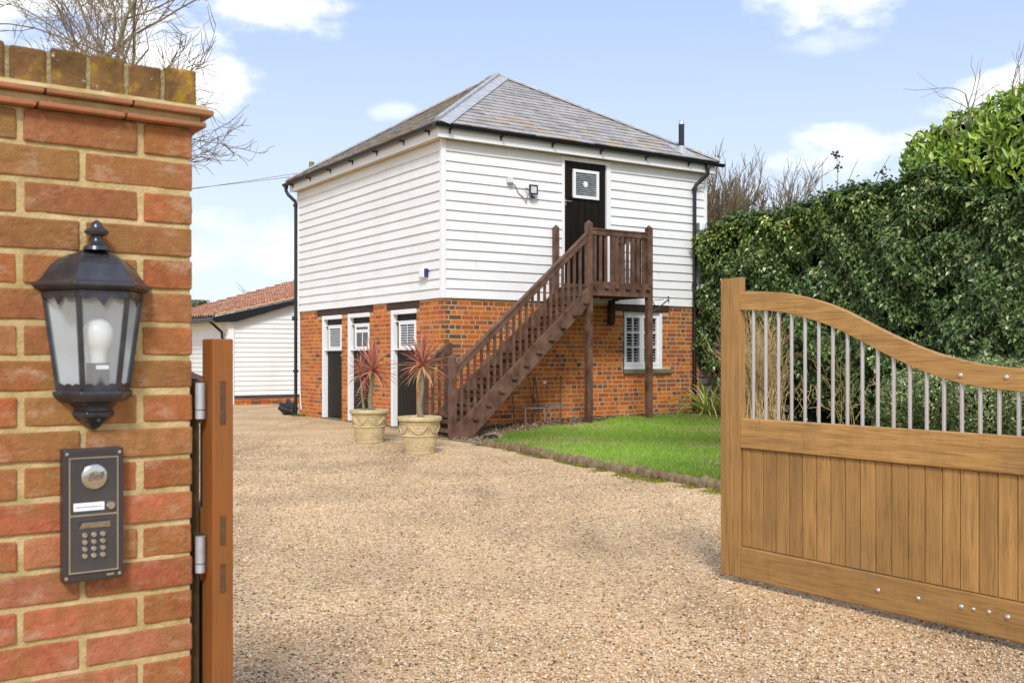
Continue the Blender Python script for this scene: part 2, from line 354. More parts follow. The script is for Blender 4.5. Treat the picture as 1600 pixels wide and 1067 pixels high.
def gravel_material():
    m = bpy.data.materials.new('golden_gravel'); m.use_nodes = True; t = m.node_tree; b = t.nodes['Principled BSDF']
    b.inputs['Roughness'].default_value = .85; b.inputs['Specular IOR Level'].default_value = .25
    tcn = N(t, 'ShaderNodeTexCoord'); co = tcn.outputs['Object']
    ns = N(t, 'ShaderNodeTexNoise'); ns.inputs['Scale'].default_value = 30; t.links.new(co, ns.inputs[0])
    ad = N(t, 'ShaderNodeVectorMath', operation='ADD'); scv = N(t, 'ShaderNodeVectorMath', operation='SCALE'); scv.inputs['Scale'].default_value = .012
    t.links.new(ns.outputs['Color'], scv.inputs[0]); t.links.new(co, ad.inputs[0]); t.links.new(scv.outputs[0], ad.inputs[1])
    cols = []; hs = []
    for s_ in (62, 105):
        v = N(t, 'ShaderNodeTexVoronoi'); v.inputs['Scale'].default_value = s_; t.links.new(ad.outputs[0], v.inputs[0])
        sx = N(t, 'ShaderNodeSeparateColor'); t.links.new(v.outputs['Color'], sx.inputs[0])
        r = N(t, 'ShaderNodeValToRGB'); e = r.color_ramp.elements
        stops = [(0, (.07, .045, .03)), (.08, (.22, .125, .06)), (.22, (.45, .27, .12)), (.38, (.64, .42, .21)), (.58, (.72, .49, .25)), (.78, (.78, .57, .32)), (.9, (.85, .71, .48)), (1, (.48, .26, .12))]
        e[0].position, e[0].color = stops[0][0], (*stops[0][1], 1); e[1].position, e[1].color = 1, (*stops[-1][1], 1)
        for p, c in stops[1:-1]: x = e.new(p); x.color = (*c, 1)
        t.links.new(sx.outputs[0], r.inputs[0]); cols.append(r.outputs[0]); hs.append(v.outputs['Distance'])
    mx = N(t, 'ShaderNodeMixRGB'); mx.inputs[0].default_value = .45; t.links.new(cols[0], mx.inputs[1]); t.links.new(cols[1], mx.inputs[2])
    n2 = N(t, 'ShaderNodeTexNoise'); n2.inputs['Scale'].default_value = .9; n2.inputs['Detail'].default_value = 6; n2.inputs['Roughness'].default_value = .6; t.links.new(co, n2.inputs[0])
    mr = N(t, 'ShaderNodeMapRange'); mr.inputs['From Min'].default_value = .35; mr.inputs['From Max'].default_value = .7; mr.inputs['To Min'].default_value = 1.12; mr.inputs['To Max'].default_value = .72
    t.links.new(n2.outputs[0], mr.inputs[0])
    mpt = N(t, 'ShaderNodeMapping'); mpt.inputs['Rotation'].default_value = (0, 0, R(-20)); mpt.inputs['Scale'].default_value = (1.5, .16, 1); t.links.new(co, mpt.inputs[0])
    n3 = N(t, 'ShaderNodeTexNoise'); n3.inputs['Scale'].default_value = 1.0; n3.inputs['Detail'].default_value = 3; t.links.new(mpt.outputs[0], n3.inputs[0])
    mr3 = N(t, 'ShaderNodeMapRange'); mr3.inputs['From Min'].default_value = .50; mr3.inputs['From Max'].default_value = .66; mr3.inputs['To Min'].default_value = 1; mr3.inputs['To Max'].default_value = .70; t.links.new(n3.outputs[0], mr3.inputs[0])
    m5 = N(t, 'ShaderNodeMixRGB', blend_type='MULTIPLY'); m5.inputs[0].default_value = 1; t.links.new(mx.outputs[0], m5.inputs[1]); t.links.new(mr3.outputs[0], m5.inputs[2]); mx = m5
    mu = N(t, 'ShaderNodeMixRGB', blend_type='MULTIPLY'); mu.inputs[0].default_value = 1; t.links.new(mx.outputs[0], mu.inputs[1]); t.links.new(mr.outputs[0], mu.inputs[2])
    t.links.new(mu.outputs[0], b.inputs['Base Color'])
    sm = M(t, 'ADD', hs[0], hs[1]); bn = N(t, 'ShaderNodeBump'); bn.invert = True; bn.inputs['Strength'].default_value = .9; bn.inputs['Distance'].default_value = .006
    t.links.new(sm, bn.inputs['Height']); t.links.new(bn.outputs[0], b.inputs['Normal'])
    return m
GRAVEL = gravel_material()
ground_sheet('gravel_driveway', [(-26, -22), (5.34, -22), (5.34, 0.05), (5.6, .05), (5.6, 34), (-26, 34)], 0.0, GRAVEL, 'B')

# loose pebbles lying on the near part of the drive (nobody could count them)
def pebbles():
    n = 190000
    Y = 3.3 + 11.5 * rng.random(n) ** 1.7; X = (rng.random(n) * 1.1 - .42) * Y
    keep = (X < 5)
    # keep off the lawn: frame B coordinates
    c, s = math.cos(R(33.1)), math.sin(R(33.1)); du, dv = X + 1.068, Y - 15.6
    U, V = c * du + s * dv, -s * du + c * dv
    keep &= ~((U > -1.2 + .12 * rng.random(n)) & (V > -11.5)) | ((V > -2.0) & (U < -.9)) ; keep &= ~((U > -.1) & (V > -.1))
    X, Y = X[keep], Y[keep]; n = len(X)
    sz = .0028 + .0046 * rng.random(n) ** 2; sz *= .8 + .25 * (Y / 6)
    base = np.array([(1, 0, 0), (0, 1, 0), (-1, 0, 0), (0, -1, 0), (0, 0, 1), (.0, .0, -1)], float)
    V3 = base[None] * (1 + .5 * (rng.random((n, 6, 1)) - .5)); V3[:, :, 2] *= .65
    a = rng.random(n) * 6.283; ca, sa_ = np.cos(a), np.sin(a); st = 1 + .5 * rng.random(n)
    x = V3[:, :, 0] * st[:, None]; y = V3[:, :, 1]; z = V3[:, :, 2] + .35 * (rng.random(n)[:, None] - .5) * x
    P = np.stack([x * ca[:, None] - y * sa_[:, None], x * sa_[:, None] + y * ca[:, None], z], -1) * sz[:, None, None]
    P[:, :, 0] += X[:, None]; P[:, :, 1] += Y[:, None]; P[:, :, 2] += (sz * .35)[:, None]
    F = np.array([(0, 1, 4), (1, 2, 4), (2, 3, 4), (3, 0, 4), (1, 0, 5), (2, 1, 5), (3, 2, 5), (0, 3, 5)])
    faces = (np.arange(n)[:, None, None] * 6 + F[None]).reshape(-1, 3)
    pal = np.array([(.74, .54, .33), (.68, .45, .25), (.56, .34, .16), (.86, .73, .54), (.36, .205, .10), (.11, .075, .05), (.60, .32, .15), (.72, .59, .46)])
    pick = rng.choice(len(pal), n, p=[.23, .20, .14, .13, .11, .09, .05, .05]); cc = pal[pick] * (.8 + .4 * rng.random((n, 1)))
    a_, b_ = X * math.cos(R(25)) + Y * math.sin(R(25)), -X * math.sin(R(25)) + Y * math.cos(R(25))
    tr = np.sin(b_ * 2.3 + .35 * np.sin(a_ * 1.1) + 1.2) * .6 + np.sin(b_ * 5.1 + a_ * .7) * .25 + .35 * np.sin(a_ * 2.1 + b_ * 1.3) * np.sin(b_ * 3.3 - a_)
    cc = cc * np.clip(1.0 - .22 * np.clip(tr - .15, 0, 1) / .5, .62, 1)[:, None]
    m = material('loose_pebble', rough=.75, attr=True, scale=None, amt=0, spec=.3)
    o = np_mesh('gravel', P.reshape(-1, 3), faces, m, np.repeat(cc, 8, 0)); o['kind'] = 'stuff'
pebbles()

# lawn, raised a little and rising to the house
lawn_edge = [(-.5, -2.12), (-.52, -2.6), (-.6, -3.2), (-.73, -4.0), (-.9, -5.1), (-.96, -5.9), (-.99, -6.6), (-1.05, -7.2), (-1.1, -8.2), (-1.15, -9.2)]
def lawn_z(u, v): return .05 + .02 * min(1, max(0, u + 1)) + .10 * min(1, max(0, (v + 4) / 3.6)) * min(1, max(0, (u + .4) / 3))
def edge_u(v):
    for (u0, v0), (u1, v1) in zip(lawn_edge, lawn_edge[1:]):
        if v1 <= v <= v0: return u0 + (u1 - u0) * (v - v0) / (v1 - v0)
    return lawn_edge[0][0] if v > lawn_edge[0][1] else lawn_edge[-1][0]
def back_v(u):          # where the grass stops short of the house
    pts = [(-.5, -2.12), (.3, -1.55), (1.3, -1.1), (2.0, -.95), (3.5, -.55), (5.1, -.35), (5.6, -.3)]
    for (a, b), (c, d) in zip(pts, pts[1:]):
        if a <= u <= c: return b + (d - b) * (u - a) / (c - a)
    return pts[0][1] if u < pts[0][0] else pts[-1][1]
def lawn():
    nu, nv = 60, 80; vs = []; idx = {}
    us = np.linspace(0, 1, nu); vv = np.linspace(-9.2, -.3, nv); 
    for j, v in enumerate(vv):
        ul = edge_u(v)
        if v > -2.12:                      # left limit follows the back line
            lo, hi = -.5, 5.2
            for _ in range(30):
                md = (lo + hi) / 2
                if back_v(md) < v: lo = md
                else: hi = md
            ul = hi
        for i, t in enumerate(us):
            u = ul + (5.25 - ul) * t; vs.append(tuple(f2w('B', u, v, lawn_z(u, v) + .012 * math.sin(u * 5 + v * 3) * math.sin(v * 4 - u))))
    fs = [(j * nu + i, j * nu + i + 1, (j + 1) * nu + i + 1, (j + 1) * nu + i) for j in range(nv - 1) for i in range(nu - 1)]
    me = bpy.data.meshes.new('lawn'); me.from_pydata(vs, [], fs)
    me.materials.append(material('lawn_turf', (.12, .20, .03), 1, col2=(.24, .20, .08), scale=(1.5, 1.5, 1.5), amt=.6, bump=1, bscale=(60, 60, 60)))
    o = bpy.data.objects.new('lawn', me); COL.objects.link(o); o['kind'] = 'structure'
    # blades
    n = 300000
    vv = -8.6 + 8.3 * rng.random(n) ** .8; uu = -1.2 + 6.4 * rng.random(n)
    eu = np.array([edge_u(x) for x in np.linspace(-9.2, 0, 400)]); bv = np.array([back_v(x) for x in np.linspace(-1.2, 5.6, 400)])
    E_ = np.interp(vv, np.linspace(-9.2, 0, 400), eu); Bv = np.interp(uu, np.linspace(-1.2, 5.6, 400), bv)
    edge_noise = .06 * np.sin(uu * 7) + .05 * np.sin(uu * 17 + 1)
    k = (uu > E_ + .02) & (vv < Bv + edge_noise) & (uu < 5.2)
    # bare/yellow patches
    pt = np.sin(uu * 2.1 + 1.3) * np.sin(vv * 1.7 + .4) + .6 * np.sin(uu * 5.3 + vv * 3.1) * np.sin(vv * 4.1 - uu)
    k &= rng.random(n) > np.clip((pt - .45) * 1.3, 0, .8)
    uu, vv, pt = uu[k], vv[k], pt[k]; n = len(uu)
    c, s = math.cos(R(33.1)), math.sin(R(33.1)); X = -1.068 + c * uu - s * vv; Y = 15.6 + s * uu + c * vv
    Z = .05 + .02 * np.clip(uu + 1, 0, 1) + .10 * np.clip((vv + 4) / 3.6, 0, 1) * np.clip((uu + .4) / 3, 0, 1)
    h = (.022 + .034 * rng.random(n)) * (1 + .35 * np.sin(uu * 3.7) * np.sin(vv * 2.9 + 1)); a = rng.random(n) * 6.283; wd = .0045 + .004 * rng.random(n)
    dx, dy = np.cos(a) * wd, np.sin(a) * wd; lx, ly = rng.normal(0, .024, n), rng.normal(0, .024, n)
    V3 = np.stack([np.stack([X - dx, Y - dy, Z - .01], -1), np.stack([X + dx, Y + dy, Z - .01], -1), np.stack([X + lx, Y + ly, Z + h], -1)], 1)
    g = rng.random((n, 1)); cc = np.array([(.17, .34, .03)]) * (1 - g) + np.array([(.42, .62, .09)]) * g
    ye = (rng.random((n, 1)) < (.10 + .45 * np.clip(pt, 0, 1))[:, None]) ; cc = np.where(ye, np.array([(.58, .48, .22)]), cc)
    big = (.85 + .3 * np.sin(uu * 1.3 + 2) * np.sin(vv * 1.1))[:, None]; cc = cc * big
    o = np_mesh('grass', V3.reshape(-1, 3), np.arange(n * 3).reshape(-1, 3), GRASSM, cc); o['kind'] = 'stuff'
lawn()
# dirt and gravel strip between lawn and house
BED = material('stony_soil', (.26, .19, .12), 1, col2=(.42, .33, .22), scale=(28, 28, 28), amt=.9, bump=1, bscale=(50, 50, 50), bdist=.02)
def bed():
    cols = 40; vs = []; fs = []
    for i in range(cols):
        u = -.45 + 6.0 * i / (cols - 1); b_ = back_v(u) - .15
        for j in range(6):
            v = b_ + (0.0 - b_) * j / 5; z = max(.004, lawn_z(u, b_) - .015) if u > .2 else .004 + .02 * max(0, u + .45)
            z += .012 * random.random(); vs.append(tuple(f2w('B', u, v, z)))
    for i in range(cols - 1):
        for j in range(5): a = i * 6 + j; fs.append((a, a + 6, a + 7, a + 1))
    me = bpy.data.meshes.new('soil_bed'); me.from_pydata(vs, [], fs); me.materials.append(BED)
    o = bpy.data.objects.new('soil_bed', me); COL.objects.link(o); o['kind'] = 'structure'
bed()

# ------------------------------------------------------------------ the house (frame B: u along the right face, v along the left face)
HU, HV, ZB, ZT = 5.51, 6.0, 2.12, 4.56
house = thing('coach_house', 'square house with white weatherboarded upper floor, orange brick ground floor and slate pyramid roof', 'house', 'B', (0, 0, 0))

def brick_run(mb, length, z0, z1, openings, place, course=.075, bl=.225, mort=.0125, pal=None, flemish=0.45, jit=.0015, start=0.0, dark=None, depth=.05, mossy=None):
    """place(a, t, z): map (along, out of the wall, height) to frame coordinates"""
    nr = int(round((z1 - z0) / course)); rr = random.Random(int(length * 977) + nr)
    for r_ in range(nr):
        za = z0 + r_ * course; zb = za + course - mort
        if za > z1 - .03: break
        a = -rr.random() * .1 if r_ % 2 else -.11
        a += start
        while a < length:
            l_ = bl if rr.random() > flemish else bl * .49
            b = a + l_ - mort
            segs = [(max(a, 0), min(b, length))]
            for (oa, ob, oz0, oz1) in openings:
                if zb > oz0 and za < oz1:
                    ns = []
                    for p, q in segs:
                        if q <= oa or p >= ob: ns.append((p, q)); continue
                        if p < oa: ns.append((p, oa))
                        if q > ob: ns.append((ob, q))
                    segs = ns
            c = pal(rr, (a + b) / 2, za, l_ < .15)
            for p, q in segs:
                if q - p < .012: continue
                o_ = jit * rr.uniform(-1, 1); dz = jit * rr.uniform(-1, 1)
                P = [place(x, t, z) for z in (za + dz, zb + dz) for x, t in ((p, o_), (q, o_), (q, o_ - depth), (p, o_ - depth))]
                mb.add(P, [(3, 2, 1, 0), (4, 5, 6, 7), (0, 1, 5, 4), (1, 2, 6, 5), (2, 3, 7, 6), (3, 0, 4, 7)], c)
            a += l_
def pal_house(rr, a, z, header, edge=None):
    x = rr.random()
    if x < .42: c = (.50, .13, .024)
    elif x < .64: c = (.55, .185, .032)
    elif x < .82: c = (.42, .095, .026)
    elif x < .93: c = (.36, .115, .045)
    elif x < .98: c = (.24, .10, .05)
    else: c = (.13, .065, .045)
    if header and rr.random() < .18: c = (.16, .075, .045)
    g = rr.uniform(.82, 1.15); return tuple(k * g for k in c)
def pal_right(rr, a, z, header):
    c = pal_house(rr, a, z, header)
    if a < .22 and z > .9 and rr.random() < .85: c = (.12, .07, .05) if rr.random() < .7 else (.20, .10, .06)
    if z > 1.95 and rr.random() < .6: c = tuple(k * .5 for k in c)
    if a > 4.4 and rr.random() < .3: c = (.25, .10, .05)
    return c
def pal_left(rr, a, z, header):
    c = pal_house(rr, a, z, False); return tuple(k * 1.06 for k in c)

DOORS = [(3.87, 4.79), (2.655, 3.575), (.883, 1.79)]
# left wall (u = 0) with three doorways
mb = MB(); op = [(a - .0, b, -.1, 1.985) for a, b in DOORS] + [(2.507, 5.05, 1.975, 2.11), (.783, 1.95, 1.975, 2.11)]
brick_run(mb, HV, -.02, ZB - .005, op, lambda a, t, z: (-t, a, z), pal=pal_left, flemish=.35)
mb.build('brickwork', BRICK, house, bevel=.003, seg=1)
mb = MB(); op = [(3.60, 4.50, .97, 1.985), (3.35, 4.64, 1.985, 2.11), (3.57, 4.68, .895, .975)]
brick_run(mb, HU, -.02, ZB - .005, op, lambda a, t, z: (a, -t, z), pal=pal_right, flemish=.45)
mb.build('brickwork', BRICK, house, bevel=.003, seg=1)
# mortar core: wall slabs with the openings left out
mb = MB(); T = .26; q = .0025
def slab_u(v0, v1, z0, z1): mb.box(q, T, v0, v1, z0, z1)
prev = HV
for a, b in DOORS:
    slab_u(b + .002, prev, -.05, 1.98); prev = a - .002
slab_u(q, prev, -.05, 1.98); slab_u(q, HV, 1.982, ZB)
mb.box(T + .002, 3.6, q, T, -.05, ZB); mb.box(4.5, HU - q, q, T, -.05, ZB); mb.box(3.602, 4.498, q, T, -.05, .93); mb.box(3.602, 4.498, q, T, 1.99, ZB)
mb.box(HU - T, HU - q, T + .002, HV - q, -.05, ZB); mb.box(T + .002, HU - T - .002, HV - T, HV - q, -.05, ZB)
mb.build('mortar', MORT, house)
# inside: dark floor between the storeys, so no light leaks
mb = MB(); mb.box(.3, HU - .3, .3, HV - .3, ZB - .12, ZB - .02); mb.build('ceiling', LINTEL, house)

# weatherboarding
BH = .1517
def boards(mb, a0, a1, place, skip=None, z0=ZB - .012, z1=ZT, seed=1):
    rr = random.Random(seed); n = int(round((z1 - z0) / BH))
    for i in range(n):
        za = z0 + i * BH; zb = za + BH + .012
        segs = [(a0, a1)]
        if skip and zb > skip[2] and za < skip[3]: segs = [(a0, skip[0]), (skip[1], a1)]
        for p, q_ in segs:
            # random butt joints, slight sag along the length
            m = max(2, int((q_ - p) / .5)); g = rr.uniform(.95, 1.0); tint = (.80 * g, .80 * g, .785 * g)
            jt = rr.randrange(1, m) if (m > 3 and rr.random() < .6) else -1
            xs = [p + (q_ - p) * k / m for k in range(m + 1)]; sg = [rr.uniform(-.0035, .0035) for _ in xs]
            for k in range(m):
                P = []
                for x, s_ in ((xs[k] + (.005 if k == jt else 0), sg[k] + (.002 if k == jt else 0)), (xs[k + 1], sg[k + 1])):
                    P += [place(x, .034 + s_ * .5, za + s_), place(x, .010, zb), place(x, 0, zb), place(x, .0, za + s_)]
                mb.add(P, [(0, 4, 5, 1), (0, 3, 7, 4), (1, 5, 6, 2), (3, 2, 6, 7), (0, 1, 2, 3), (4, 7, 6, 5)], tint)
mb = MB(); boards(mb, .035, HV - .03, lambda a, t, z: (-t, a, z), seed=3); mb.build('weatherboarding', WHITEB, house)
mb = MB(); boards(mb, .035, HU - .03, lambda a, t, z: (a, -t, z), skip=(2.25, 3.285, 2.38, ZT), seed=5); mb.build('weatherboarding', WHITEB, house)
mb = MB(); mb.box(.004, .1, .004, HV, ZB + .01, ZT); mb.box(.102, 2.25, .004, .1, ZB + .01, ZT); mb.box(3.285, HU, .004, .1, ZB + .01, ZT); mb.box(2.251, 3.284, .004, .1, ZB + .01, 2.37)
mb.box(HU - .1, HU, .102, HV, ZB + .01, ZT); mb.box(.102, HU - .102, HV - .1, HV, ZB + .01, ZT)
mb.build('wall_sheathing', WHITE, house)
for bb in ((-.046, .03, -.046, .03), (HU - .03, HU + .03, -.044, .02), (-.044, .02, HV - .03, HV + .03)):
    mb = MB(); mb.box(*bb, ZB - .015, ZT); mb.build('corner_board', WHITE, house, bevel=.004)
# eaves
O = .15
mb = MB(); mb.box(-O, HU + O - .05, -O, 0.02, ZT, ZT + .02); mb.box(-O, .02, .022, HV + O - .05, ZT, ZT + .02)
mb.build('soffit', BOUNCETAN, house)
mb = MB(); mb.box(-O - .022, HU + .10, -O - .022, -O, ZT - .012, 4.725); mb.box(-O - .022, -O, -O + .001, HV + .10, ZT - .012, 4.725)
mb.build('fascia', WHITE, house, bevel=.003)
# roof
EO = .215; ZE = 4.765; ZR = 6.585
E00, E10, E11, E01 = (-EO, -EO), (HU + .17, -EO), (HU + .17, HV + .17), (-EO, HV + .17)
A0, A1 = (2.765, 2.765), (2.765, 3.205)
roof_planes = [(E00, E10, A0, A0), (E10, E11, A1, A0), (E11, E01, A1, A1), (E01, E00, A0, A1)]
mb = MB(); core = MB()
rr = random.Random(11)
for pi, (e0, e1, r1, r0) in enumerate(roof_planes):
    e0, e1, r0, r1 = Vector((*e0, ZE)), Vector((*e1, ZE)), Vector((*r0, ZR)), Vector((*r1, ZR))
    along = (e1 - e0).normalized(); nrm = along.cross((r0 - e0)).normalized()
    if nrm.z < 0: nrm = -nrm
    up = nrm.cross(along); up = up if up.z > 0 else -up
    H_ = (r0 - e0).dot(up); Lb = (e1 - e0).length; a_top0 = (r0 - e0).dot(along); a_top1 = (r1 - e0).dot(along)
    core.add([e0 - nrm * .02, e1 - nrm * .02, r1 - nrm * .02, r0 - nrm * .02][:4 if r0 != r1 else 3], [(0, 1, 2, 3)] if r0 != r1 else [(0, 1, 2)])
    g_ = .185; nrow = int(H_ / g_) + 1
    for k in range(nrow):
        h0 = k * g_ - .02; h1 = min(h0 + g_ + .02, H_)
        if h0 >= H_: break
        def lim(h):
            f = max(0, min(1, h / H_)); return a_top0 * f, Lb + (a_top1 - Lb) * f
        l0, l1 = lim(h0); m0, m1 = lim(h1)
        x = (k % 2) * .15 - .3 + rr.uniform(-.02, .02)
        while x < Lb:
            x2 = x + .30
            a, b = x + .0015, x2 - .0015
            p0, p1 = max(a, l0), min(b, l1); q0, q1 = max(a, m0), min(b, m1)
            if p1 - p0 > .01:
                if q1 < q0: q0 = q1 = min(max((q0 + q1) / 2, m0), m1)
                lift = .021 + rr.uniform(-.003, .004); tw = rr.uniform(-.003, .003)
                base = rr.choice([(.37, .35, .335), (.40, .375, .36), (.34, .32, .305), (.385, .36, .345), (.41, .37, .345), (.30, .28, .265)])
                if (k < 4 and rr.random() < .13) or (pi == 3 and rr.random() < .35): base = (.42, .33, .21)
                A = e0 + along * p0 + up * h0 + nrm * (lift + tw); Bp = e0 + along * p1 + up * h0 + nrm * (lift - tw)
                Cp = e0 + along * q1 + up * h1 + nrm * .003; D = e0 + along * q0 + up * h1 + nrm * .003
                A2, B2 = A - nrm * .018, Bp - nrm * .018
                mb.add([A, Bp, Cp, D, A2, B2], [(0, 1, 2, 3), (4, 5, 1, 0), (4, 0, 3), (5, 2, 1)], base)
            x = x2
roof = core.build('roof', SLATE, house)
mb.build('slates', SLATE, roof, fixn=False)
lead = MB()
def hip(e, r, w1, n1, w2, n2, roll=.035):
    e, r = Vector(e), Vector(r); d = (r - e).normalized()
    for wd, n in ((w1, n1), (w2, n2)):
        if not wd: continue
        n = Vector(n).normalized(); side = d.cross(n).normalized()
        # choose the side that lies on that plane's interior
        test = Vector((2.765, 2.9, 0)) - (e + side); tp = Vector((2.765, 2.9, 0)) - (e - side)
        side = side if (side.dot(n) * 0 + (side.x * n.x + side.y * n.y)) > 0 else -side
        L = (r - e).length; st = int(L / .45)
        for k in range(st + 1):
            a, b = e + d * (L * k / (st + 1)), e + d * (L * (k + 1) / (st + 1) + .03)
            off = n * (.030 + .003 * (k % 2))
            lead.strip(a + off, b + off, b + off + side * wd, a + off + side * wd, .004)
    lead.tube([e + Vector((0, 0, .045)), r + Vector((0, 0, .05))], roll, 8)
sl = (ZR - ZE) / (2.765 + EO)
nF, nL, nR_, nB = (0, -sl, 1), (-sl, 0, 1), (sl, 0, 1), (0, sl, 1)
hip((*E00, ZE), (*A0, ZR), .20, nF, .07, nL, .035); hip((*E10, ZE), (*A0, ZR), .07, nF, .07, nR_, .018); hip((*E11, ZE), (*A1, ZR), .1, nR_, .1, nB, .022); hip((*E01, ZE), (*A1, ZR), .1, nL, .1, nB, .022)
lead.tube([Vector((*A0, ZR + .05)), Vector((*A1, ZR + .05))], .04, 8)
auto_smooth(lead.build('hip_flashing', LEAD, roof))
# gutters and downpipes
g = MB()
gx = -O - .022 - .055
def gutter(p0, p1):
    p0, p1 = Vector(p0), Vector(p1); d = (p1 - p0).normalized(); s_ = Vector((d.y, -d.x, 0)); n = 9; R_ = .055
    prof = [(R_ * math.cos(math.pi + math.pi * k / n), R_ * math.sin(math.pi + math.pi * k / n)) for k in range(n + 1)]
    prof = prof + [(x * .9, z * .9 + .001) for x, z in prof[::-1]]
    vs = [p + s_ * x + Vector((0, 0, z)) for p in (p0, p1) for x, z in prof]; m = len(prof)
    g.add(vs, [(k, (k + 1) % m, m + (k + 1) % m, m + k) for k in range(m)])
    g.add([p0 + s_ * x + Vector((0, 0, z)) for x, z in prof[:n + 1]], [tuple(range(n + 1))])
    g.add([p1 + s_ * x + Vector((0, 0, z)) for x, z in prof[:n + 1]], [tuple(range(n + 1))])
ZG = 4.735
gutter((gx - .055, gx, ZG), (HU + .26, gx, ZG - .01)); gutter((gx, gx - .0, ZG), (gx, HV + .26, ZG - .01))
auto_smooth(g.build('gutter', BLACK, house), 30)
for k, u in enumerate([.02, .95, 1.95, 2.95, 3.95, 4.95]):
    b = MB(); b.box(u - .014, u + .014, gx - .05, -O - .022, ZG - .075, ZG - .058); b.box(u - .014, u + .014, -O - .036, -O - .024, ZG - .12, ZG - .04); b.build('gutter_bracket', BLACK, house)
for v in [.12, .98, 1.98, 2.98, 3.98, 4.98, 5.9]:
    b = MB(); b.box(gx - .05, -O - .022, v - .014, v + .014, ZG - .075, ZG - .058); b.box(-O - .036, -O - .024, v - .014, v + .014, ZG - .12, ZG - .04); b.build('gutter_bracket', BLACK, house)
def downpipe(pts, collars, r=.034):
    d = MB(); d.tube(pts, r, 12)
    for p in collars: d.tube([Vector(p) - Vector((0, 0, .03)), Vector(p) + Vector((0, 0, .03))], r * 1.35, 12)
    for p in collars[:-1]: d.box(p[0] - .06, p[0] + .06, p[1] - .012, p[1] + .012, p[2] - .012, p[2] + .012)
    return d
DP = downpipe([(-.07, HV + .03, -.01), (-.07, HV + .03, 4.28), (-.075, HV + .04, 4.36), (-.19, HV + .13, 4.50), (gx, HV + .16, 4.58), (gx, HV + .16, 4.70)],
              [(-.07, HV + .03, .9), (-.07, HV + .03, 2.35), (-.07, HV + .03, 4.28), (gx, HV + .16, 4.66)])
auto_smooth(DP.build('downpipe', BLACK, house))
DP = downpipe([(5.19, -.085, .1), (5.19, -.085, 4.22), (5.20, -.09, 4.30), (5.33, -.16, 4.44), (5.38, gx, 4.52), (5.38, gx, 4.70)],
              [(5.19, -.085, .75), (5.19, -.085, 2.50), (5.19, -.085, 4.24), (5.38, gx, 4.64)])
auto_smooth(DP.build('downpipe', BLACK, house))
c_ = MB(); c_.tube([(-.03, 5.83, .12), (-.035, 5.86, .3), (-.03, 5.90, .6), (-.035, 5.90, 1.6), (-.03, 5.92, 2.0), (-.06, 5.94, 2.4)], .012, 6); auto_smooth(c_.build('cable', WHITEF, house))
c_ = MB(); c_.box(-.12, -.03, 6.02, 6.13, 1.93, 2.02); c_.build('junction_box', BLACK, house, bevel=.01)
# flue
fl = thing('flue_pipe', 'black metal flue pipe rising from the right end of the slate roof', 'flue', 'B', (5.0, .06, 4.9))
f_ = MB(); f_.tube([(5.0, .06, 4.86), (5.0, .06, 5.42)], .052, 20); auto_smooth(f_.build('pipe', BLACK, fl))
f_ = MB(); f_.tube([(5.0, .06, 5.42), (5.0, .06, 5.47)], [.058, .05], 20); f_.tube([(5.0, .06, 5.47), (5.0, .06, 5.495)], .04, 20); auto_smooth(f_.build('cap', GALV, fl))
f_ = MB(); f_.lathe([(.15, -.07), (.11, .0), (.065, .07), (.055, .10)], 16, (5.0, .06, 4.93)); f_.strip((4.82, -.16, 4.815), (5.18, -.16, 4.815), (5.18, .26, 5.075), (4.82, .26, 5.075), .005); auto_smooth(f_.build('flashing', LEAD, fl))
pt_ = MB(); pt_.lathe([(.07, 0), (.065, .12), (.05, .16), (.085, .165), (.085, .19), (.06, .20), (.055, .26), (.02, .28)], 16, (5.52, 1.0, 5.02))
auto_smooth(pt_.build_thing('vent_terminal', material('orange_clay', (.52, .13, .05), .7), 'small orange clay pot showing behind the black flue pipe', 'chimney pot', 'B', (5.52, 1.0, 5.02)))
# lintels
mb = MB(); mb.box(-.012, .10, 2.507, 5.05, 1.982, 2.10); mb.build('lintel', LINTEL, house, bevel=.006)
mb = MB(); mb.box(-.012, .10, .783, 1.95, 1.982, 2.10); mb.build('lintel', LINTEL, house, bevel=.006)
mb = MB(); mb.box(3.35, 4.64, -.012, .10, 1.99, 2.105); mb.build('lintel', LINTEL, house, bevel=.006)

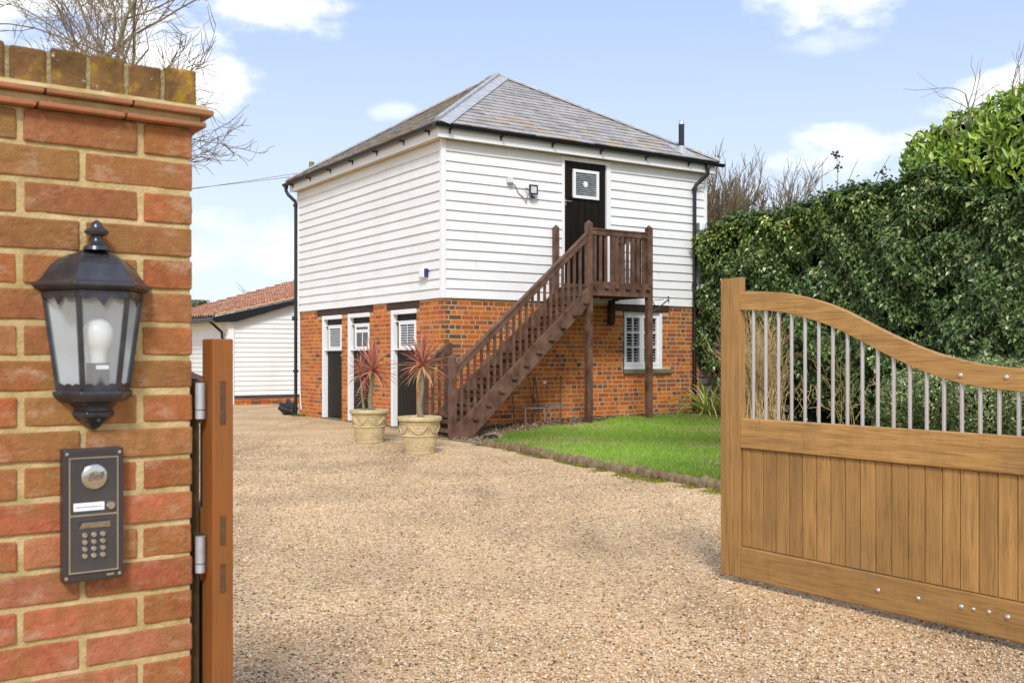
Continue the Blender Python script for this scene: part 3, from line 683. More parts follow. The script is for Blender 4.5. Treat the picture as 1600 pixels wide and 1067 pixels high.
# the three ground floor doors
for di, (a, b) in enumerate(DOORS):
    fr = MB()
    fr.box(-.012, .11, b - .075, b, -.02, 1.98); fr.box(.06, .12, a, a + .05, -.02, 1.98); fr.box(-.008, .11, a, b - .0755, 1.905, 1.98)
    fr.build('door_frame', WHITEF, house, bevel=.004)
    d = MB(); n = 7; w0, w1 = a + .052, b - .077; zt = 1.903
    wa, wb = a + .075, b - .235          # opening light
    for k in range(n):
        p, q_ = w0 + (w1 - w0) * k / n, w0 + (w1 - w0) * (k + 1) / n
        d.box(.075, .105, p + .003, q_ - .003, .03, 1.30); d.box(.075, .105, p + .003, q_ - .003, 1.80, zt)
        if q_ > wb + .02: d.box(.0752, .1048, max(p, wb) + .003, q_ - .003, 1.302, 1.798)
    d.box(.09, .115, w0, w1, .03, 1.31); d.box(.09, .115, w0, w1, 1.79, zt)
    dl = d.build('door', BLACKD, house, bevel=.003)
    if di == 0: dl['label'] = 'far left black boarded door'
    elif di == 1: dl['label'] = 'middle black boarded door'
    else: dl['label'] = 'right black boarded door behind the potted plants'
    wf = MB(); z0, z1 = 1.335, 1.775; fw = .045
    for bx in ((wa, wa + fw, z0, z1), (wb - fw, wb, z0, z1)): wf.box(.02, .07, *bx)
    wf.box(.021, .069, wa + fw, wb - fw, z0, z0 + fw); wf.box(.021, .069, wa + fw, wb - fw, z1 - fw, z1)
    wf.box(.01, .085, wa - .005, wb + .17, z0 - .028, z0 - .003); wf.box(.03, .085, wa, wb + .17, z1 + .003, z1 + .02)
    wfo = wf.build('window', WHITEF, dl, bevel=.003)
    gl = MB(); gl.box(.045, .048, wa + fw, wb - fw, z0 + fw, z1 - fw); gl.build('pane', GLASS if di != 1 else GLASS, dl)
    bl = MB()
    if di != 1:
        nn_ = 8
        for k in range(nn_):
            zz = z0 + fw + .02 + (z1 - z0 - 2 * fw - .02) * k / nn_
            bl.strip((.032, wa + fw + .002, zz), (.032, wb - fw - .002, zz), (.040, wb - fw - .002, zz + .008), (.040, wa + fw + .002, zz + .008), .003)
        if di == 2: bl.box(.028, .03, (wa + wb) / 2 - .008, (wa + wb) / 2 + .008, z0 + fw, z1 - fw)
        bl.build('louvre', WHITEF, dl)
    else:
        bl.box(.036, .043, wa + fw + .01, wb - fw, z1 - fw - .10, z1 - fw - .045); bl.box(.036, .043, (wa + wb) / 2 - .012, (wa + wb) / 2 + .012, z0 + fw, z1 - fw - .05)
        bl.build('louvre', WHITEF, dl)
    h = MB(); h.lathe([(.018, 0), (.02, .01), (.008, .02), (.018, .035), (.02, .05), (.0, .056)], 14, (.075, a + .09, 1.22)) if False else h.tube([(.078, a + .10, 1.22), (.045, a + .10, 1.22), (.04, a + .10, 1.22), (.03, a + .10, 1.22)], [.008, .008, .022, .018], 12)
    h.build('handle', CHROME, dl)
    st = MB(); st.box(-.05, .12, a, b, -.02, .025); st.build('doorstep', STONE, house, bevel=.006)
# dark room behind each door
# upper door
fr = MB(); fr.box(2.25, 2.30, -.042, .09, 2.37, 4.545); fr.box(3.19, 3.285, -.042, .09, 2.37, 4.545); fr.box(2.301, 3.189, -.04, .09, 4.475, 4.545); fr.build('door_frame', WHITEF, house, bevel=.004)
d = MB(); n = 6
for k in range(n):
    p, q_ = 2.303 + .884 * k / n, 2.303 + .884 * (k + 1) / n
    d.box(p + .005, q_ - .005, -.010, .03, 2.42, 4.472)
d.box(2.303, 3.187, .004, .04, 2.42, 4.472)
ud = d.build('door', BLACKD, house, bevel=.004); ud['label'] = 'black planked door at the top of the stairs'
wf = MB(); x0, x1, z0, z1, fw = 2.475, 3.02, 3.86, 4.345, .05
wf.box(x0, x0 + fw, -.05, -.009, z0, z1); wf.box(x1 - fw, x1, -.05, -.009, z0, z1); wf.box(x0 + fw, x1 - fw, -.049, -.009, z0, z0 + fw); wf.box(x0 + fw, x1 - fw, -.049, -.009, z1 - fw, z1)
wf.build('window', WHITEF, ud, bevel=.004)
gl = MB(); gl.box(x0 + fw, x1 - fw, -.022, -.018, z0 + fw, z1 - fw); gl.build('pane', GLASSL, ud)
bl = MB()
rr = random.Random(4)
for k in range(12):
    zz = z0 + fw + .012 + (z1 - z0 - 2 * fw - .02) * k / 12
    bl.strip((x0 + fw, -.036, zz), (x1 - fw, -.036, zz + rr.uniform(-.006, .006)), (x1 - fw, -.028, zz + .013), (x0 + fw, -.028, zz + .013), .002)
bl.build('blind', material('pale_blind', (.26, .28, .28), .5), ud)
v_ = MB(); v_.tube([(2.74, -.040, 4.11), (2.74, -.028, 4.11)], [.05, .055], 6); v_.build('vent_disc', WHITEF, ud)
h = MB(); h.box(2.32, 2.35, -.02, -.008, 3.72, 3.83); h.tube([(2.335, -.02, 3.79), (2.335, -.055, 3.79), (2.43, -.055, 3.79)], .009, 8); h.build('handle', CHROME, ud)
for zz in (z0 + .02, z1 - .02):
    hb = MB(); hb.box(2.40, 2.475, -.03, -.009, zz - .008, zz + .008); hb.build('hinge', BLACK, ud)
mb = MB(); mb.box(2.25, 3.285, -.06, .05, 2.365, 2.42); mb.build('door_sill', BROWN, house, bevel=.004)

# kitchen window
win = MB(); X0, X1, Z0, Z1 = 3.602, 4.498, .975, 1.985
win.box(X0, X0 + .055, .06, .12, Z0, Z1); win.box(X1 - .06, X1, .015, .12, Z0, Z1); win.box(X0 + .055, X1 - .06, .06, .12, Z1 - .06, Z1); win.box(X0 + .055, X1 - .06, .05, .12, Z0, Z0 + .06)
wo = win.build('window', WHITEF, house, bevel=.004)
mid = (X0 + X1) / 2
s_ = MB()
for a, b in ((X0 + .056, mid - .003), (mid + .003, X1 - .061)):
    s_.box(a, a + .045, .045, .09, Z0 + .062, Z1 - .062); s_.box(b - .045, b, .045, .09, Z0 + .062, Z1 - .062)
    s_.box(a + .045, b - .045, .046, .09, Z0 + .062, Z0 + .13); s_.box(a + .045, b - .045, .046, .09, Z1 - .105, Z1 - .062)
    for k in (1, 2):
        zz = Z0 + .13 + (Z1 - .105 - Z0 - .13) * k / 3; s_.box(a + .045, b - .045, .048, .088, zz - .012, zz + .012)
    m_ = (a + b) / 2; s_.box(m_ - .011, m_ + .011, .050, .086, Z0 + .13, Z1 - .105)
s_.build('sash', WHITEF, wo, bevel=.003)
gl = MB(); gl.box(X0 + .06, X1 - .065, .078, .081, Z0 + .1, Z1 - .08); gl.build('pane', WGLASS, wo)
lv = MB()
for k in range(17):
    zz = Z0 + .10 + .052 * k
    if zz > Z1 - .1: break
    lv.strip((X0 + .06, .13, zz), (X1 - .065, .13, zz), (X1 - .065, .15, zz + .020), (X0 + .06, .15, zz + .020), .004)
lv.box(mid - .03, mid + .03, .12, .16, Z0, Z1); lv.build('louvre', WHITEF, wo)
dk = MB(); dk.box(X0, X1, .30, .32, .8, 2.0); dk.box(X0 - .02, X0, .0, .3, .9, 2.0); dk.box(X1, X1 + .02, .1, .3, .9, 2.0); dk.build('room_backing', material('unlit_room_black', (.012, .011, .01), .9), house)  # near-black panels stand in for the unlit room behind the louvres
sl_ = MB(); sl_.box(3.575, 4.675, -.05, .1, .90, .972); sl_.build('window_sill', STONE, house, bevel=.008)

# small fittings on the walls: things of their own
al = thing('alarm_box', 'small white alarm box with blue side low on the left weatherboarded wall', 'alarm box', 'B', (-.03, .55, 2.50))
a_ = MB(); a_.box(-.10, -.034, .44, .64, 2.44, 2.60); a_.build('housing', WHITEF, al, bevel=.03, seg=4)
a_ = MB(); a_.box(-.10, -.03, .415, .4395, 2.45, 2.59); a_.build('strobe', material('blue_lens', (.03, .035, .16), .2), al, bevel=.01, seg=3)
sd = thing('siren_box', 'round-cornered white siren box beside the right downpipe, at the edge of the hedge', 'siren', 'B', (5.37, -.03, 3.55))
a_ = MB(); a_.box(5.29, 5.46, -.13, -.036, 3.48, 3.66); a_.build('housing', WHITEF, sd, bevel=.045, seg=4)
a_ = MB(); a_.box(5.27, 5.30, -.11, -.036, 3.50, 3.64); a_.build('strobe', material('grey_lens', (.25, .27, .27), .3), sd, bevel=.01)
sn = thing('sensor_box', 'small grey-white wall box with a cable hanging to the floodlight', 'sensor', 'B', (1.19, -.03, 4.0))
a_ = MB(); a_.box(1.145, 1.24, -.10, -.034, 3.985, 4.07); a_.build('housing', material('offwhite_plastic', (.66, .66, .60), .5), sn, bevel=.008)
a_ = MB(); a_.tube([(1.17, -.07, 3.985), (1.19, -.075, 3.965), (1.24, -.07, 3.985)], .016, 10); a_.build('lens', material('grey_plastic', (.3, .3, .27), .4), sn)
a_ = MB(); a_.tube([(1.24, -.06, 3.98), (1.30, -.05, 3.96), (1.345, -.045, 3.89), (1.38, -.045, 3.83), (1.45, -.045, 3.79), (1.50, -.045, 3.74), (1.52, -.045, 3.69), (1.53, -.05, 3.76), (1.535, -.06, 3.82)], .006, 6); a_.build('cable', material('grey_cable', (.12, .12, .12), .5), sn)
fd = thing('floodlight', 'square black floodlight with pale face left of the upper door', 'floodlight', 'B', (1.60, -.03, 3.9))
a_ = MB(); 
for x0, x1, z0, z1 in ((1.535, 1.555, 3.83, 3.985), (1.675, 1.695, 3.83, 3.985), (1.555, 1.675, 3.83, 3.85), (1.555, 1.675, 3.965, 3.985)): a_.box(x0, x1, -.135, -.10, z0, z1)
a_.box(1.545, 1.685, -.10, -.085, 3.84, 3.975); a_.build('housing', BLACK, fd, bevel=.004)
a_ = MB(); a_.box(1.556, 1.674, -.125, -.119, 3.851, 3.964); a_.build('lens', material('floodlight_glass', (.55, .57, .60), .15), fd)
a_ = MB(); a_.beam((1.615, -.09, 3.84), (1.615, -.04, 3.80), .02, .01); a_.tube([(1.59, -.09, 3.79), (1.66, -.09, 3.785)], [.02, .014], 10); a_.beam((1.50, -.06, 3.93), (1.54, -.10, 3.90), .012, .012); a_.build('bracket', BLACK, fd)
for (u, z, r1, dark, lab) in ((1.40, .775, .024, True, 'black round vent in a pale ring low on the brick wall under the stairs'), (1.905, .777, .024, False, 'small white square vent low on the brick wall under the stairs'), (2.43, 1.349, .022, True, 'grey mortared vent pipe in the brick wall beneath the landing')):
    t_ = thing('wall_vent', lab, 'vent', 'B', (u, 0, z)); a_ = MB()
    if dark: a_.tube([(u, -.022, z), (u, .0, z)], r1 * 1.3, 16); a_.build('ring', material('pale_ring', (.42, .42, .42), .6), t_); b_ = MB(); b_.tube([(u, -.026, z), (u, -.0225, z)], r1 * .85, 16); b_.build('opening', BLACK, t_)
    else: a_.box(u - .028, u + .028, -.03, .0, z - .026, z + .026); a_.build('cover', WHITEF, t_, bevel=.004)

# ------------------------------------------------------------------ outside staircase
stair = thing('outdoor_staircase', 'brown timber outside staircase with railings climbing to a landing at the upper door', 'staircase', 'B', (-.38, -.95, 0))
def post(u, v, z0, z1, w_=.096, cap=True, name='post'):
    p = MB(); h = w_ / 2; p.box(u - h, u + h, v - h, v + h, z0, z1 - .045)
    if cap:
        e = h + .0; p.add([(u - e, v - e, z1 - .045), (u + e, v - e, z1 - .045), (u + e, v + e, z1 - .045), (u - e, v + e, z1 - .045), (u, v, z1 + .01)], [(0, 1, 4), (1, 2, 4), (2, 3, 4), (3, 0, 4)])
    return p.build(name, BROWN, stair, bevel=.004)
VO = -.955; UP0, UP1 = 2.10, 3.345
post(-.38, VO, -.06, 1.235, .098); post(UP0, VO, .02, 3.35); post(UP1, VO, .05, 3.355); post(-.37, -.10, 0, 1.18, .09); post(.05, -.09, .42, 1.44, .09); post(2.08, -.09, 2.1, 3.37, .085); post(UP1, -.09, 2.15, 3.33, .08)
def stringer(v0, v1, u_lo=-.36, u_hi=2.06):
    zt = lambda u: .273 + (u + .263) * .866
    p = MB(); p.prism([(u_lo + .02, max(-.03, zt(u_lo) - .30)), (u_lo + .24, -.03), (u_hi, zt(u_hi) - .285), (u_hi, zt(u_hi)), (u_lo + .02, zt(u_lo))], v0, v1, 'xz')
    return p.build('stringer', BROWN, stair, bevel=.003)
stringer(-1.0, -.955); stringer(-.115, -.07)
for k in range(11):
    z = .115 + .195 * k; u = -.245 + .225 * k
    t_ = MB(); t_.box(u - .11, u + .12, -.952, -.118, z - .035, z)
    if k: t_.box(u - .045, u + .045, -1.045, -.953, z - .038, z + .002)
    t_.build('tread', BROWN, stair, bevel=.004)
    if k: 
        t_ = MB(); t_.box(u - .115, u - .095, -.951, -.12, z - .125, z - .06); t_.build('riser_bar', BROWN, stair)
hr = lambda u: 1.099 + (u + .284) * .875
for v in (VO,):
    p = MB(); a, b = (-.34, v, hr(-.34) - .065), (2.06, v, hr(2.06) - .065); p.beam(a, b, .06, .10)
    p.beam((a[0], v, a[2] + .058), (b[0], v, b[2] + .058), .085, .032); p.build('handrail', BROWN, stair, bevel=.004)
p = MB(); p.beam((-.33, -.10, hr(-.33) - .03), (.02, -.10, hr(.02) - .03), .06, .10); p.beam((-.33, -.10, hr(-.33) + .03), (.02, -.10, hr(.02) + .03), .08, .03); p.build('handrail', BROWN, stair, bevel=.004)
zs = lambda u: .273 + (u + .263) * .866
for k in range(20):
    u = -.225 + .1135 * k; b_ = MB(); b_.box(u - .017, u + .017, VO - .017, VO + .017, zs(u) - .05, hr(u) - .12); b_.build('baluster', BROWN, stair)
for u in (-.235, -.12, -.02):
    b_ = MB(); b_.box(u - .017, u + .017, -.117, -.083, zs(u) - .05, hr(u) - .08); b_.build('baluster', BROWN, stair)
# landing
p = MB(); p.box(UP0 + .049, UP1 - .049, -1.0, -.955, 2.165, 2.392)
for k in range(6): u = UP0 + .06 + k * .215; p.box(u, u + (.075 if k else .03), -1.045, -1.001, 2.28, 2.318)
p.build('landing_fascia', BROWN, stair, bevel=.004)
p = MB(); p.box(UP1 - .022, UP1 + .022, -.905, -.05, 2.165, 2.392); p.box(UP0 - .02, UP0 + .02, -.905, -.14, 2.165, 2.30); p.build('landing_fascia', BROWN, stair, bevel=.004)
p = MB()
for k in range(8): v = -.95 + k * .112; p.box(UP0 - .06, UP1 - .03, v, v + .104, 2.302, 2.335)
p.build('deck', BROWN, stair, bevel=.003)
p = MB()
for u in (2.45, 2.75, 3.05): p.box(u - .022, u + .022, -.95, -.04, 2.18, 2.30)
p.build('joists', BROWN, stair)
p = MB(); p.box(UP0 + .05, UP1 - .05, VO - .03, VO + .03, 3.13, 3.205); p.box(UP0 + .05, UP1 - .05, VO - .042, VO + .042, 3.206, 3.235); p.build('handrail', BROWN, stair, bevel=.004)
p = MB(); p.box(UP1 - .03, UP1 + .03, -.905, -.13, 3.13, 3.205); p.box(UP1 - .042, UP1 + .042, -.905, -.13, 3.206, 3.235); p.build('handrail', BROWN, stair, bevel=.004)
for k in range(10):
    u = UP0 + .125 + .111 * k; b_ = MB(); b_.box(u - .019, u + .019, VO - .017, VO + .017, 2.39, 3.131); b_.build('baluster', BROWN, stair)
for k in range(7):
    v = -.84 + .108 * k; b_ = MB(); b_.box(UP1 - .017, UP1 + .017, v - .017, v + .017, 2.39, 3.131); b_.build('baluster', BROWN, stair)
p = MB(); p.prism([(-.11, 2.16), (-.01, 2.16), (-.01, 1.74), (-.06, 1.73), (-.11, 1.80)], 3.225, 3.325, 'yz'); p.build('corbel', LINTEL, stair, bevel=.01)
# iron hanging bracket on the right landing post
br = thing('hanging_bracket', 'black iron hanging basket bracket fixed to the right landing post', 'bracket', 'B', (3.40, -.99, 2.0))
p = MB(); p.tube([(3.385, -.995, 1.90), (3.385, -.995, 2.14)], .010, 6); p.tube([(3.385, -1.0, 2.12), (3.60, -1.03, 2.145)], .006, 6); p.tube([(3.385, -1.0, 1.93), (3.50, -1.02, 2.0), (3.70, -1.04, 2.15)], .011, 6)
p.tube([(3.40, -1.0, 2.10), (3.44, -1.0, 2.03), (3.50, -1.02, 1.99), (3.53, -1.02, 2.02)], .007, 6)
p.tube([(3.70, -1.04, 2.15), (3.715, -1.04, 2.175), (3.70, -1.04, 2.195), (3.675, -1.04, 2.185)], .008, 6); p.tube([(3.70, -1.04, 2.15), (3.705, -1.04, 2.11), (3.69, -1.04, 2.095)], .010, 6)
p.build('scrollwork', BLACK, br)

# two wire chair frames standing under the stairs
def chair_frame(name, lab, u0, u1, v0, v1, back, seat=.40, hi=.90, mat=IRONG):
    t_ = thing(name, lab, 'chair frame', 'B', ((u0 + u1) / 2, (v0 + v1) / 2, .08))
    p = MB(); r_ = .010; zb = .06
    p.tube([(u0, v0, seat), (u1, v0, seat), (u1, v1, seat), (u0, v1, seat), (u0, v0, seat)], r_, 6); p.build('seat_frame', mat, t_)
    for (x, y) in ((u0, v0), (u1, v0)): l_ = MB(); l_.tube([(x, y, seat), (x + .01, y - .01, zb)], r_, 6); l_.build('leg', mat, t_)
    for (x, y, dx) in ((u0, v1, -.04), (u1, v1, .05)):
        l_ = MB(); l_.tube([(x + dx, y + .06, hi), (x + dx * .5, y + .03, (hi + seat) / 2), (x, y, seat), (x + .02, y + .01, zb)], r_, 6); l_.build('leg', IRON, t_)
    return t_
chair_frame('chair_frame', 'rusty wire chair frame without a seat, left of the pair under the stairs', 1.18, 1.55, -.52, -.20, True, .385, .84)
chair_frame('chair_frame', 'rusty wire chair frame without a seat, right of the pair under the stairs', 1.66, 2.10, -.52, -.20, True, .40, .88)
st_ = MB(); st_.tube([(1.46, -.16, .9), (1.50, -.14, .86), (1.60, -.12, .50), (1.62, -.12, .40), (1.57, -.12, .1)], .008, 6); st_.box(1.585, 1.64, -.14, -.12, .44, .52)
st_.build_thing('iron_rod', IRON, 'bent rusty rod leaning on the brick wall between the two chair frames', 'rod', 'B', (1.57, -.12, .1))

# bin bag by the left downpipe, small dark bag by the newel
def blob(name, lab, cat, fr, loc, rx, ry, rz, mat, seed, knot=False):
    import bmesh
    bm = bmesh.new(); bmesh.ops.create_icosphere(bm, subdivisions=4, radius=1); rr = random.Random(seed)
    ph = [rr.uniform(0, 6) for _ in range(9)]
    for v in bm.verts:
        x, y, z = v.co; k = 1 + .10 * math.sin(4 * x + ph[0]) * math.sin(5 * y + ph[1]) + .09 * math.sin(9 * z + ph[2] + 4 * x) + .06 * math.sin(14 * x + ph[3]) * math.sin(12 * y + 10 * z + ph[4]) + .03 * math.sin(27 * x + 9 * z + ph[5]) * math.sin(23 * y + ph[6])
        if z > .4 and knot: k *= 1 - .55 * (z - .4) / .6 * (1 - .8 * max(0, (z - .85) / .15))
        v.co = Vector((x * rx * k, y * ry * k, max(-.0, (z * k * .5 + .45)) * rz * 2 * .55))
    me = bpy.data.meshes.new(name); bm.to_mesh(me); bm.free(); me.materials.append(mat); me.polygons.foreach_set('use_smooth', [True] * len(me.polygons))
    o = bpy.data.objects.new(name, me); COL.objects.link(o); o.location = f2w(fr, *loc); o.rotation_euler = (0, 0, R(FR[fr][1])); return tag(o, lab, cat)
blob('bin_bag', 'shiny black bin bag slumped at the foot of the left downpipe', 'bin bag', 'B', (-.16, 6.2, 0), .19, .17, .33, BINBAG, 2, True)
blob('dark_pouch', 'small crumpled black plastic lump beside the foot of the stairs', 'plastic scrap', 'B', (.05, -1.32, 0), .12, .08, .07, BINBAG, 5)

# ------------------------------------------------------------------ low garage behind
gar = thing('garage', 'low white boarded garage with orange pantile roof behind the house on the left', 'garage', 'B', (.2, 11, 0))
mb = MB(); rr = random.Random(9)
zt = lambda u: 2.06 + .305 * (u - .236)
n = 26
for k in range(n):
    za = .235 + .119 * k; zb = za + .125
    # clip under the sloping bargeboard
    ul = .235 if za < 2.02 else .236 + (za - 2.02) / .305
    if ul > 6: break
    g_ = rr.uniform(.96, 1.0); c = (.80 * g_, .80 * g_, .78 * g_)
    P = []
    for x in (ul, 6.2): P += [(x, 11.0 - .026, za), (x, 11.0 - .006, zb), (x, 11.0, zb), (x, 11.0, za)]
    mb.add(P, [(0, 4, 5, 1), (0, 3, 7, 4), (1, 5, 6, 2), (3, 2, 6, 7), (0, 1, 2, 3), (4, 7, 6, 5)], c)
mb.build('weatherboarding', WHITEB, gar)
mb = MB()
for k in range(16):
    za = .20 + .119 * k; P = []
    for x in (11.05, 16.8): P += [(.10 - .026, x, za), (.10 - .006, x, za + .125), (.10, x, za + .125), (.10, x, za)]
    mb.add(P, [(0, 4, 5, 1), (0, 3, 7, 4), (1, 5, 6, 2), (3, 2, 6, 7), (0, 1, 2, 3), (4, 7, 6, 5)], (.79, .79, .77))
mb.build('weatherboarding', WHITEB, gar)
mb = MB(); mb.box(.09, .232, 10.955, 11.08, .0, 2.10); mb.build('corner_board', WHITE, gar, bevel=.005)
mb = MB(); mb.prism([(.11, 0.0), (6.2, 0.0), (6.2, 3.6), (.236, 2.06), (.11, 2.06)], 11.003, 16.8, 'xz'); mb.build('wall', WHITE, gar)
mb = MB(); brick_run(mb, 5.9, 0, .17, [], lambda a, t, z: (.235 + a, 10.95 - t, z), pal=pal_house, depth=.04); mb.build('plinth', BRICK, gar)
mb = MB(); mb.box(.235, 6.2, 10.93, 10.999, .172, .21); mb.build('plinth_board', LINTEL, gar)
mb = MB(); mb.prism([(-.30, 2.02), (.236, 2.05), (2.2, 2.66), (6.2, 3.90), (6.2, 4.02), (2.2, 2.72), (-.30, 2.16)], 10.80, 10.84, 'xz'); mb.build('bargeboard', BLACK, gar)
mb = MB(); mb.prism([(-.22, 2.02), (.09, 2.04), (.09, 2.07), (-.22, 2.05)], 10.845, 16.8, 'xz'); mb.build('soffit', BOUNCETAN, gar)
mb = MB(); mb.tube([(-.31, 10.75, 2.10), (-.31, 16.8, 2.14)], .055, 8); mb.build('gutter', BLACK, gar)
mb = MB(); mb.tube([(-.30, 11.3, 2.08), (-.22, 11.3, 2.02), (.02, 11.28, 1.80), (.04, 11.27, 1.5), (.04, 11.27, .1)], .035, 8); mb.build('downpipe', BLACK, gar)
mb = MB(); mb.box(.11, .16, 10.93, 10.955, 1.92, 2.02); mb.build('junction_box', WHITEF, gar)
def zroof(u, v):
    f = (v - 10.78) / (16.5 - 10.78); zn = 2.185 + .235 * (u + .26); zf = 2.31 + .297 * (u + .16); return zn + (zf - zn) * f
V_, F_, C_ = [], [], []
nt = 26
for k in range(20):
    u0 = -.33 + .30 * k; u1 = u0 + .33
    for j in range(nt):
        v0 = 10.78 + .22 * j; base = rr.choice([(.50, .20, .11), (.56, .25, .15), (.45, .17, .09), (.60, .30, .20), (.38, .17, .10), (.52, .27, .18)])
        b_ = len(V_)
        for q_ in range(5):
            v = v0 + .22 * q_ / 4; h = .032 * math.cos(2 * math.pi * q_ / 4 + .4)
            V_.append((u0, v, zroof(u0, v) + .055 + h)); V_.append((u1, v, zroof(u1, v) + .012 + h)); V_.append((u0, v, zroof(u0, v) + .02 + h))
        for q_ in range(4):
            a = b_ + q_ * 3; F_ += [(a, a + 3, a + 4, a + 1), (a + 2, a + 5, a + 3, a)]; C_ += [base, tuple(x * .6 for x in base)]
mb = MB(); mb.v = V_; mb.f = F_; mb.c = C_
rf = mb.build('roof', RTILE, gar, fixn=False)
mb = MB(); mb.tube([(u, 10.79, zroof(u, 10.78) + .03) for u in np.linspace(-.3, 5.6, 30)], .03, 6); mb.build('verge', MORT, rf)

# ------------------------------------------------------------------ the brick gate wall on the left
_tx = []
for nm, sz in (('fine_grain', .012), ('coarse_grain', .045)):
    q_ = bpy.data.textures.new(nm, 'CLOUDS'); q_.noise_scale = sz; q_.noise_depth = 3; _tx.append(q_)
def rough(o, amp, lev=3):
    if lev: m_ = o.modifiers.new('sub', 'SUBSURF'); m_.subdivision_type = 'SIMPLE'; m_.levels = m_.render_levels = lev
    for q_, k in ((_tx[0], .6), (_tx[1], 1.0)):
        m_ = o.modifiers.new('rough', 'DISPLACE'); m_.texture = q_; m_.texture_coords = 'LOCAL'; m_.strength = amp * k; m_.mid_level = .5
    return o
pier = thing('brick_gate_wall', 'tall red brick gate wall with lichened brick-on-edge coping, close on the left', 'wall', 'P', (0, 0, 0))
def pal_p(rr, a, z, header):
    x = rr.random()
    if z > 1.45: c = [(.32, .155, .065), (.36, .17, .065), (.38, .145, .06)][rr.randrange(3)]
    elif z < .9: c = [(.48, .15, .07), (.44, .125, .06), (.50, .18, .09), (.40, .14, .075)][rr.randrange(4)]
    else: c = [(.42, .145, .055), (.36, .14, .055), (.45, .135, .05), (.38, .165, .065), (.34, .145, .055)][rr.randrange(5)]
    if header and a > -.12: c = (.41, .135, .05)
    g_ = rr.uniform(.80, 1.05); return tuple(k * g_ for k in c)
CR = .0694
mb = MB(); rr = random.Random(21)
for k in range(-1, 24):
    zb_ = 1.690 - k * CR - .004; za = zb_ - CR + .0115
    if za < -.05: break
    a = 0.0; first = (k % 2 == 0)
    while a > -1.6:
        l_ = .103 if (first and a == 0.0) else .215
        if zb_ > 1.70: break
        c = pal_p(rr, a, za, l_ < .15)
        x1 = a + (0 if a == 0 else 0); x0 = a - l_; j = rr.uniform(-.0025, .0025)
        mb.box(x0 + rr.uniform(0, .003), x1 - rr.uniform(0, .002), -.0 + j, .10, za + rr.uniform(-.002, .002), zb_ + rr.uniform(-.002, .002), c)
        a = x0 - .0105
rough(mb.build('brickwork', PBRICK, pier, bevel=.0035, seg=2), .0026, 3)
mb = MB()
for k in range(0, 24):
    zb_ = 1.690 - k * CR - .004; za = zb_ - CR + .0115; first = k % 2 == 1
    if za < -.05: break
    ys = [(.101, .325)] if first else [(.101, .21), (.221, .325)]
    for y0, y1 in ys: mb.box(-.1, 0, y0 + .009, y1, za, zb_, pal_p(rr, -.5, za, False))
mb.build('brickwork', PBRICK, pier, bevel=.003)
mb = MB(); mb.box(-1.6, -.006, .02, .318, -.05, 1.689); nx, nz_ = 110, 330
b0_ = len(mb.v); mb.add([(-.95 + .9445 * i / nx, .0045, .3 + 1.39 * j / nz_) for j in range(nz_ + 1) for i in range(nx + 1)] , [(j * (nx + 1) + i, j * (nx + 1) + i + 1, (j + 1) * (nx + 1) + i + 1, (j + 1) * (nx + 1) + i) for j in range(nz_) for i in range(nx)])
mb.add([(-.0055, .004, .3), (-.0055, .318, .3), (-.0055, .318, 1.69), (-.0055, .004, 1.69)], [(0, 1, 2, 3)]); mb.box(-1.6, -.003, .003, .3, -.05, .2995)
rough(mb.build('mortar', PMORT, pier), .0022, 0)
mb = MB()
for (z0, z1, pr) in ((1.691, 1.702, .022), (1.717, 1.728, .034)):
    x = pr
    while x > -1.6:
        l_ = .165; mb.box(x - l_ + .004, x, -pr + rr.uniform(-.003, .003), .1, z0 + rr.uniform(-.0015, .0015), z1); x -= l_
rough(mb.build('creasing_tiles', TILE, pier, bevel=.003), .003, 2)
mb = MB(); mb.box(-1.6, .012, -.014, .3, 1.7005, 1.7165); mb.prism([(-.030, 1.727), (.01, 1.7275), (.01, 1.742), (-.004, 1.742)], -1.6, .028, 'yz'); mb.build('mortar_fillet', PMORT, pier, bevel=.003)
mb = MB(); x = .006; i = 0
while x > -1.6:
    mb.box(x - .0655, x, rr.uniform(-.008, -.004), .215, 1.734, 1.811 + rr.uniform(-.004, .003)); x -= .0735; i += 1
rough(mb.build('coping', COPING, pier, bevel=.005, seg=2), .003, 3)
mb = MB(); mb.box(-1.6, .0, -.001, .21, 1.73, 1.805); mb.build('coping_mortar', material('mossy_mortar', (.26, .20, .08), .95, col2=(.50, .42, .24), scale=(50, 50, 50), amt=.9, bump=1, bscale=(120, 120, 120)), pier)

# ------------------------------------------------------------------ wall lantern
lan = thing('wall_lantern', 'black half-hexagon wall lantern with white bulb on the red brick gate wall', 'lantern', 'P', (-.198, 0, 1.2))
U0 = -.200
def ring(r, z, n=3, a=None):
    return [(U0 + r * math.sin(t), -r * math.cos(t), z) for t in [R(x) for x in (-90, -30, 30, 90)]]
def half_loft(prof, mb, close=True):
    rs = [ring(r_, z) for r_, z in prof]; b = []
    for p in rs: b += p
    m = 4; fs = []
    for i in range(len(rs) - 1):
        for k in range(m - 1): fs.append((i * m + k, i * m + k + 1, (i + 1) * m + k + 1, (i + 1) * m + k))
        fs.append((i * m + m - 1, i * m, (i + 1) * m, (i + 1) * m + m - 1))
    fs.append(tuple(range(m))); fs.append(tuple((len(rs) - 1) * m + k for k in range(m)))
    mb.add(b, fs)
mb = MB(); half_loft([(.094, 1.335), (.114, 1.345), (.115, 1.350), (.104, 1.357), (.096, 1.366), (.089, 1.377), (.080, 1.390), (.065, 1.402), (.048, 1.411), (.030, 1.416), (.026, 1.420), (.018, 1.422)], mb)
mb.build('lantern_roof', LANT, lan, bevel=.002, seg=2)
